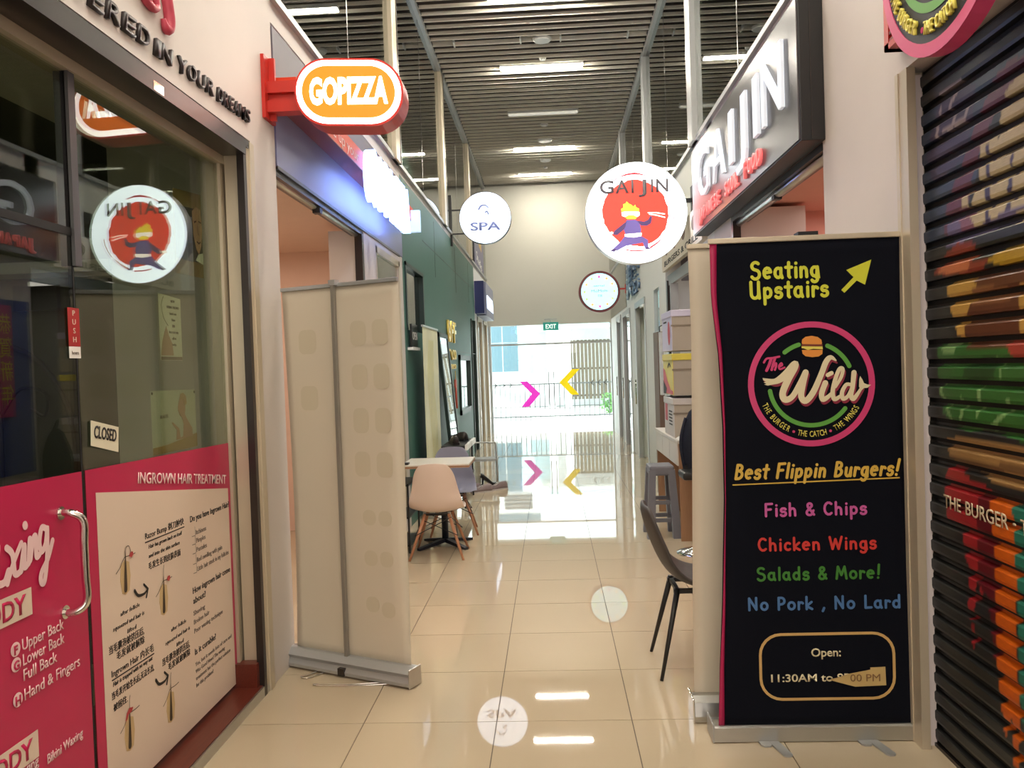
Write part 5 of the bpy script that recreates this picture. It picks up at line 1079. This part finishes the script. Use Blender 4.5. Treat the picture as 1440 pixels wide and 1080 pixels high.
# shoe bench and shoes
t = thing('shoe_rack', (-1.15, 9.7, 0), 'dark metal shoe rack with white slats beside the green wall, shoes on top', 'rack')
box('rack_top', -1.27, -1.0, 9.15, 10.15, .68, .71, black, t)
for y in (9.17, 10.12):
    for x in (-1.26, -1.03): box('leg', x, x+.02, y, y+.02, 0, .68, black, t)
for i in range(2): box('white_slat', -1.0, -.97, 9.15+.52*i, 9.6+.52*i, .66, .72, white, t)
box('rack_shelf', -1.27, -1.0, 9.15, 10.15, .30, .32, black, t)
t = thing('tube_step', (-1.0, 11.3, 0), 'pale tubular metal step stool behind the shoes', 'stool')
tub('tube_frame', smoothpath([(-1.15, 11.2, 0), (-1.15, 11.2, .5), (-1.1, 11.2, .55), (-.85, 11.2, .55), (-.80, 11.2, .5), (-.8, 11.2, 0)], 4), .012, alumat, t); box('step', -1.15, -.78, 11.15, 11.45, .30, .33, alumat, t); tub('tube_frame', [(-.8, 11.4, 0), (-.8, 11.4, .32)], .012, alumat, t); tub('tube_frame', [(-1.15, 11.4, 0), (-1.15, 11.4, .32)], .012, alumat, t)
def shoe(loc, rz, m, sole, label, heel=0, laces=True):
    t = thing('shoe', loc, label, 'shoe', 'shoes left by the green wall')
    X, Y, Z = loc
    secs = [(-.13, .035, .075, .0), (-.10, .040, .09, 0), (-.04, .038, .085, 0), (.02, .043, .065, 0), (.08, .048, .048, 0), (.125, .04, .038, 0), (.145, .02, .025, 0)]
    bm = bmesh.new(); rr = []
    for y, w_, h, _ in secs:
        lift = heel*max(0, (.02-y)/.15); ring_ = []
        for k in range(10):
            a = pi*k/9; ring_.append(bm.verts.new((X+w_*cos(a), Y+y, Z+.018+lift+(h*.55 if heel else h)*sin(a))))
        rr.append(ring_)
    for i in range(len(rr)-1):
        for k in range(9): bm.faces.new((rr[i][k], rr[i][k+1], rr[i+1][k+1], rr[i+1][k]))
        bm.faces.new((rr[i][9], rr[i][0], rr[i+1][0], rr[i+1][9]))
    bm.faces.new(rr[0]); bm.faces.new(rr[-1][::-1]); fixn(bm); link('upper', bm, m, t, True)
    bm = bmesh.new(); A = []
    for y, w_, h, _ in secs:
        lift = heel*max(0, (.02-y)/.15); A.append([bm.verts.new((X+s_*w_*1.08, Y+y*1.03, Z+zz+lift)) for s_ in (-1, 1) for zz in (0.0, .02)])
    for i in range(len(A)-1):
        a, b = A[i], A[i+1]
        for q in ((0, 1), (1, 3), (3, 2), (2, 0)): bm.faces.new((a[q[0]], a[q[1]], b[q[1]], b[q[0]]))
    bm.faces.new((A[0][0], A[0][2], A[0][3], A[0][1])); bm.faces.new((A[-1][0], A[-1][1], A[-1][3], A[-1][2])); fixn(bm); link('sole', bm, sole, t)
    if heel: tub('heel', [(X, Y-.12, Z), (X, Y-.11, Z+heel)], [.008, .018], m, t)
    elif laces: boxes('laces', [(X-.025, X+.025, Y+.0+.018*i, Y+.008+.018*i, Z+.083-.008*i, Z+.090-.008*i) for i in range(4)], white, t)
    t.rotation_euler.z = rz
    return t
sg = mat('taupe_shoe', (128, 112, 112), .6, noise=.1, nscale=20); so_ = mat('shoe_sole_pale', (186, 178, 172), .6)
shoe((-1.08, 10.42, 0), 1.9, sg, so_, 'taupe sneaker on the floor, nearest to the shoe rack'); shoe((-.93, 10.33, 0), 2.0, sg, so_, 'taupe sneaker on the floor, middle of the floor row'); shoe((-.74, 10.52, 0), 2.2, sg, so_, 'taupe sneaker on the floor, furthest out into the corridor')
shoe((-1.03, 10.72, 0), -1.3, black, black, 'black high heeled shoe standing on the floor behind the sneakers', heel=.10); shoe((-.86, 10.88, .0), -1.1, black, black, 'black high heeled shoe tipped behind the other one', heel=.12)
shoe((-1.15, 9.40, .712), .3, mat('dark_brown_shoe', (44, 38, 36), .5), black, 'dark shoe on the near end of the rack top'); shoe((-1.15, 9.85, .714), .9, M['dark_brown_shoe'], black, 'dark shoe lying crosswise on the middle of the rack top', laces=False)
# purple poster, blue box signs high on the left
t = thing('purple_poster', (L, 17.5, 3.9), 'tall grey violet poster with gold figure between the upper windows, far left', 'poster')
box('sheet', L+.012, L+.02, 16.2, 18.4, 3.62, 4.5, mat('grey_violet_print', (104, 100, 122), .5, noise=.2, nscale=2), t); poly('gold_print', [(16.8, 4.45), (17.8, 4.45), (17.9, 4.1), (17.3, 4.15)], onleft(L+.021), mat('gold_print', (186, 150, 72), .5), t); text('Studio', onleft(L+.021), 16.6, 3.8, .18, M['spa_letter'] if False else paper, t, w=1.3, rot=-.1)
t = thing('blue_box_sign', (-1.35, 16.3, 2.65), 'deep blue projecting box sign with white lettering, far end of the left wall', 'sign')
box('case', L, -1.28, 16.1, 16.5, 2.66, 3.30, mat('deep_blue', (34, 48, 112), .4), t, .004); box('face', L, -1.27, 16.5, 18.6, 2.64, 3.32, mat('pale_violet_face', (140, 144, 170), .4), t)
text('BLUE SPA', onleft(-1.269), 16.7, 2.80, .26, em('sign_white_lit', (220, 235, 255), 1.6), t, w=1.7, bold=.02, ex=.01)
t = thing('lit_arch_sign', (L, 9.2, 3.75), 'pale cyan curved lit panel behind the glass above the green wall', 'sign')
poly('panel', [(8.4, 3.64), (9.9, 3.64), (9.8, 3.85), (9.4, 4.02), (8.9, 4.08), (8.4, 4.1)], onleft(L-.12), em('pale_cyan_lit', (190, 240, 240), .9), t, th=.02)
# posters reflected in the waxing shop glass: on the right hand jamb beyond the banners
t = thing('festive_poster', (R, 6.8, 1.2), 'tall blue poster with a magenta scroll on the jamb beyond the pink shop', 'poster')
box('sheet', R-.012, R-.004, 6.5, 7.05, .8, 2.3, mat('blue_print', (52, 66, 140), .5, noise=.2, nscale=5), t); box('magenta_scroll', R-.02, R-.013, 6.58, 6.8, 1.3, 2.25, mat('magenta_scroll_print', (170, 44, 120), .5), t)
text('恭', onright(R-.021), -6.78, 2.02, .13, yel, t, w=.15, res=1); text('賀', onright(R-.021), -6.78, 1.82, .13, yel, t, w=.15, res=1); text('新', onright(R-.021), -6.78, 1.62, .13, yel, t, w=.15, res=1); text('年', onright(R-.021), -6.78, 1.42, .13, yel, t, w=.15, res=1)

# ---------------------------------------------------------------- end doors and the street
ex = thing('exit_sign', (.02, 19.0, 2.5), 'small green EXIT sign hanging above the end doors', 'exit sign')
box('case', -.16, .20, 18.98, 19.03, 2.40, 2.585, mat('exit_green', (24, 140, 124), .4, emit=.35), ex, .003); text('EXIT', front(18.978), .02, 2.44, .10, mat('exit_white', (235, 255, 250), .4, emit=.8), ex, align='C', w=.24, bold=.02)
tub('hanger', [(.02, 19.0, 2.585), (.02, 19.0, 2.66), (.02, 19.2, 2.66)], .012, alumat, ex); tub('rod', [(-.13, 19.08, 2.66), (.17, 19.08, 2.66)], .012, alumat, ex)
de = struct(thing('door_8', (0, YE, 0)))
for x0, x1 in ((-1.44, -.02), (.0, 1.42)): box('pane', x0, x1, YE+.06, YE+.07, .05, 2.1, endglass, de)
box('pane', -1.44, 1.42, YE+.06, YE+.07, 2.12, 2.55, endglass, de)
boxes('door_frame', [(-1.46, -1.40, YE, YE+.15, 0, 2.55), (1.40, 1.44, YE, YE+.15, 0, 2.55), (-1.44, 1.42, YE+.04, YE+.09, 2.08, 2.12)], alumat, de)
for x in (-.07, .05): tub('pull_handle', [(x, YE-.0, .65), (x, YE-.0, 1.45)], .010, darkst, de)
def chevron(x, z, s_, d_, m, label, th=.13):
    t = thing('chevron_sticker', (x, YE+.05, z), label, 'sticker'); u_ = d_*s_
    poly('chevron', [(x-u_*.8, z+s_), (x-u_*.2, z+s_), (x+u_*.8, z), (x-u_*.1, z-s_), (x-u_*.7, z-s_), (x+u_*.15, z)], front(YE+.059), m, t, th=.002)
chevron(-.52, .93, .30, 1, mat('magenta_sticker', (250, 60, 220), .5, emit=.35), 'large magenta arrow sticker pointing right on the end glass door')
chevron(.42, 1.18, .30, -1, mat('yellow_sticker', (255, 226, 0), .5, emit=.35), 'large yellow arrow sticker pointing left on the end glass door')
for i in range(6):
    x = (-1.33, -1.14, -.97, .95, 1.11, 1.26)[i]; s_ = 1 if i < 3 else -1
    t = thing('small_arrow_sticker', (x, YE+.05, 1.15), 'small dark arrow sticker on the %s end door pane, %s from the left' % (('left', 'right')[i > 2], ('first', 'second', 'third')[i % 3]), 'sticker', 'small arrow stickers on the end doors')
    strokes('arrow', [([(x-.03*s_, 1.21), (x+.03*s_, 1.15), (x-.03*s_, 1.09)], .009, False)], front(YE+.058), ink, t)
# street
gm = mat('street_concrete', (216, 214, 208), .8, noise=.08, nscale=2)
struct(box('street_ground', -12, 12, YE+.3, 60, -.08, -.02, gm)); struct(box('door_sill', -1.5, 1.5, YE+.0, YE+.3, -.05, .002, alumat))
struct(boxes('wall_outer', [(-8, -1.7, YE+.02, YE+.3, 0, 7), (1.7, 8, YE+.02, YE+.3, 0, 7), (-1.7, 1.7, YE+.25, YE+.3, 2.55, 7)], endpl))
fm = mat('railing_grey', (84, 88, 88), .5)
t = thing('street_railing', (0, 24, 0), 'pale street railing of thin upright bars outside the end doors', 'fence')
for i in range(56): box('bar', -4+.145*i, -3.978+.145*i, 24, 24.02, -.02, 1.05, fm, t)
for z in (.08, 1.03): box('rail', -4, 4.2, 23.99, 24.03, z, z+.04, fm, t)
wm = mat('white_building', (228, 230, 228), .7); gw = mat('street_window', (92, 118, 128), .25); gd = mat('brown_gate', (84, 76, 60), .7)
t = thing('white_building', (0, 32, 0), 'pale building with blue windows and louvres across the street', 'building')
box('wall', -9, 9, 32, 33, 0, 9, wm, t)
for i in range(3):
    for z0, z1 in ((1.4, 2.5), (2.55, 3.3)): box('window', -3.1+.62*i, -2.52+.62*i, 31.95, 32, z0, z1, gw, t)
for i in range(4):
    box('louvre', -3.0, -2.2, 31.9, 32, 3.45+.16*i, 3.52+.16*i, fm, t); box('louvre', -2.0, -.9, 31.9, 32, 3.45+.16*i, 3.52+.16*i, fm, t)
box('window', -3.2, -.6, 31.95, 32, 4.2, 4.5, gw, t)
for z in (2.9, 2.35, 1.8): box('wall_panel', -1.3, -.1, 31.96, 32, z-.5, z-.01, mat('pale_teal_panel', (176, 204, 208), .6), t)
box('canopy', -.5, 5, 30.2, 32, 2.95, 3.35, wm, t); box('canopy_band', -.5, 5, 30.19, 30.2, 3.0, 3.2, mat('pale_teal_panel', (176, 204, 208), .6), t)
t = thing('brown_gate', (1.6, 30, 0), 'brown slatted gate under the canopy across the street', 'gate')
for i in range(22): box('slat', .55+.14*i, .65+.14*i, 30.5, 30.54, .3, 2.5, gd, t)
for z in (.4, 1.4, 2.4): box('gate_rail', .5, 3.6, 30.54, 30.58, z, z+.07, gd, t)
for i, x in enumerate((-.15, .45)):
    tag(box('gate_post', x, x+.28, 30.2, 30.5, 0, 2.9, wm), 'white square post under the street canopy, %s of the two' % ('left', 'right')[i], 'post', 'canopy posts')
random.seed(11)
t = thing('roadside_shrub', (1.75, 26, 0), 'bright green shrub outside the right end door', 'shrub')
bm = bmesh.new()
for i in range(700):
    a, r_, z = random.uniform(0, 2*pi), random.uniform(0, .5), random.uniform(.02, .62); r_ *= 1-.5*z
    p = Vector((1.95+r_*cos(a), 26+r_*sin(a), z)); d_ = Vector((random.uniform(-1, 1), random.uniform(-1, 1), random.uniform(-.2, 1))).normalized()*.10; n_ = d_.orthogonal().normalized()*.03
    vs = [bm.verts.new(q) for q in (p, p+d_*.5+n_, p+d_, p+d_*.5-n_)]; bm.faces.new(vs)
link('foliage', bm, mat('bright_leaf', (84, 140, 62), .6), t)
tub('stem', [(1.95, 26, 0), (1.95, 26, .4)], .03, gd, t)
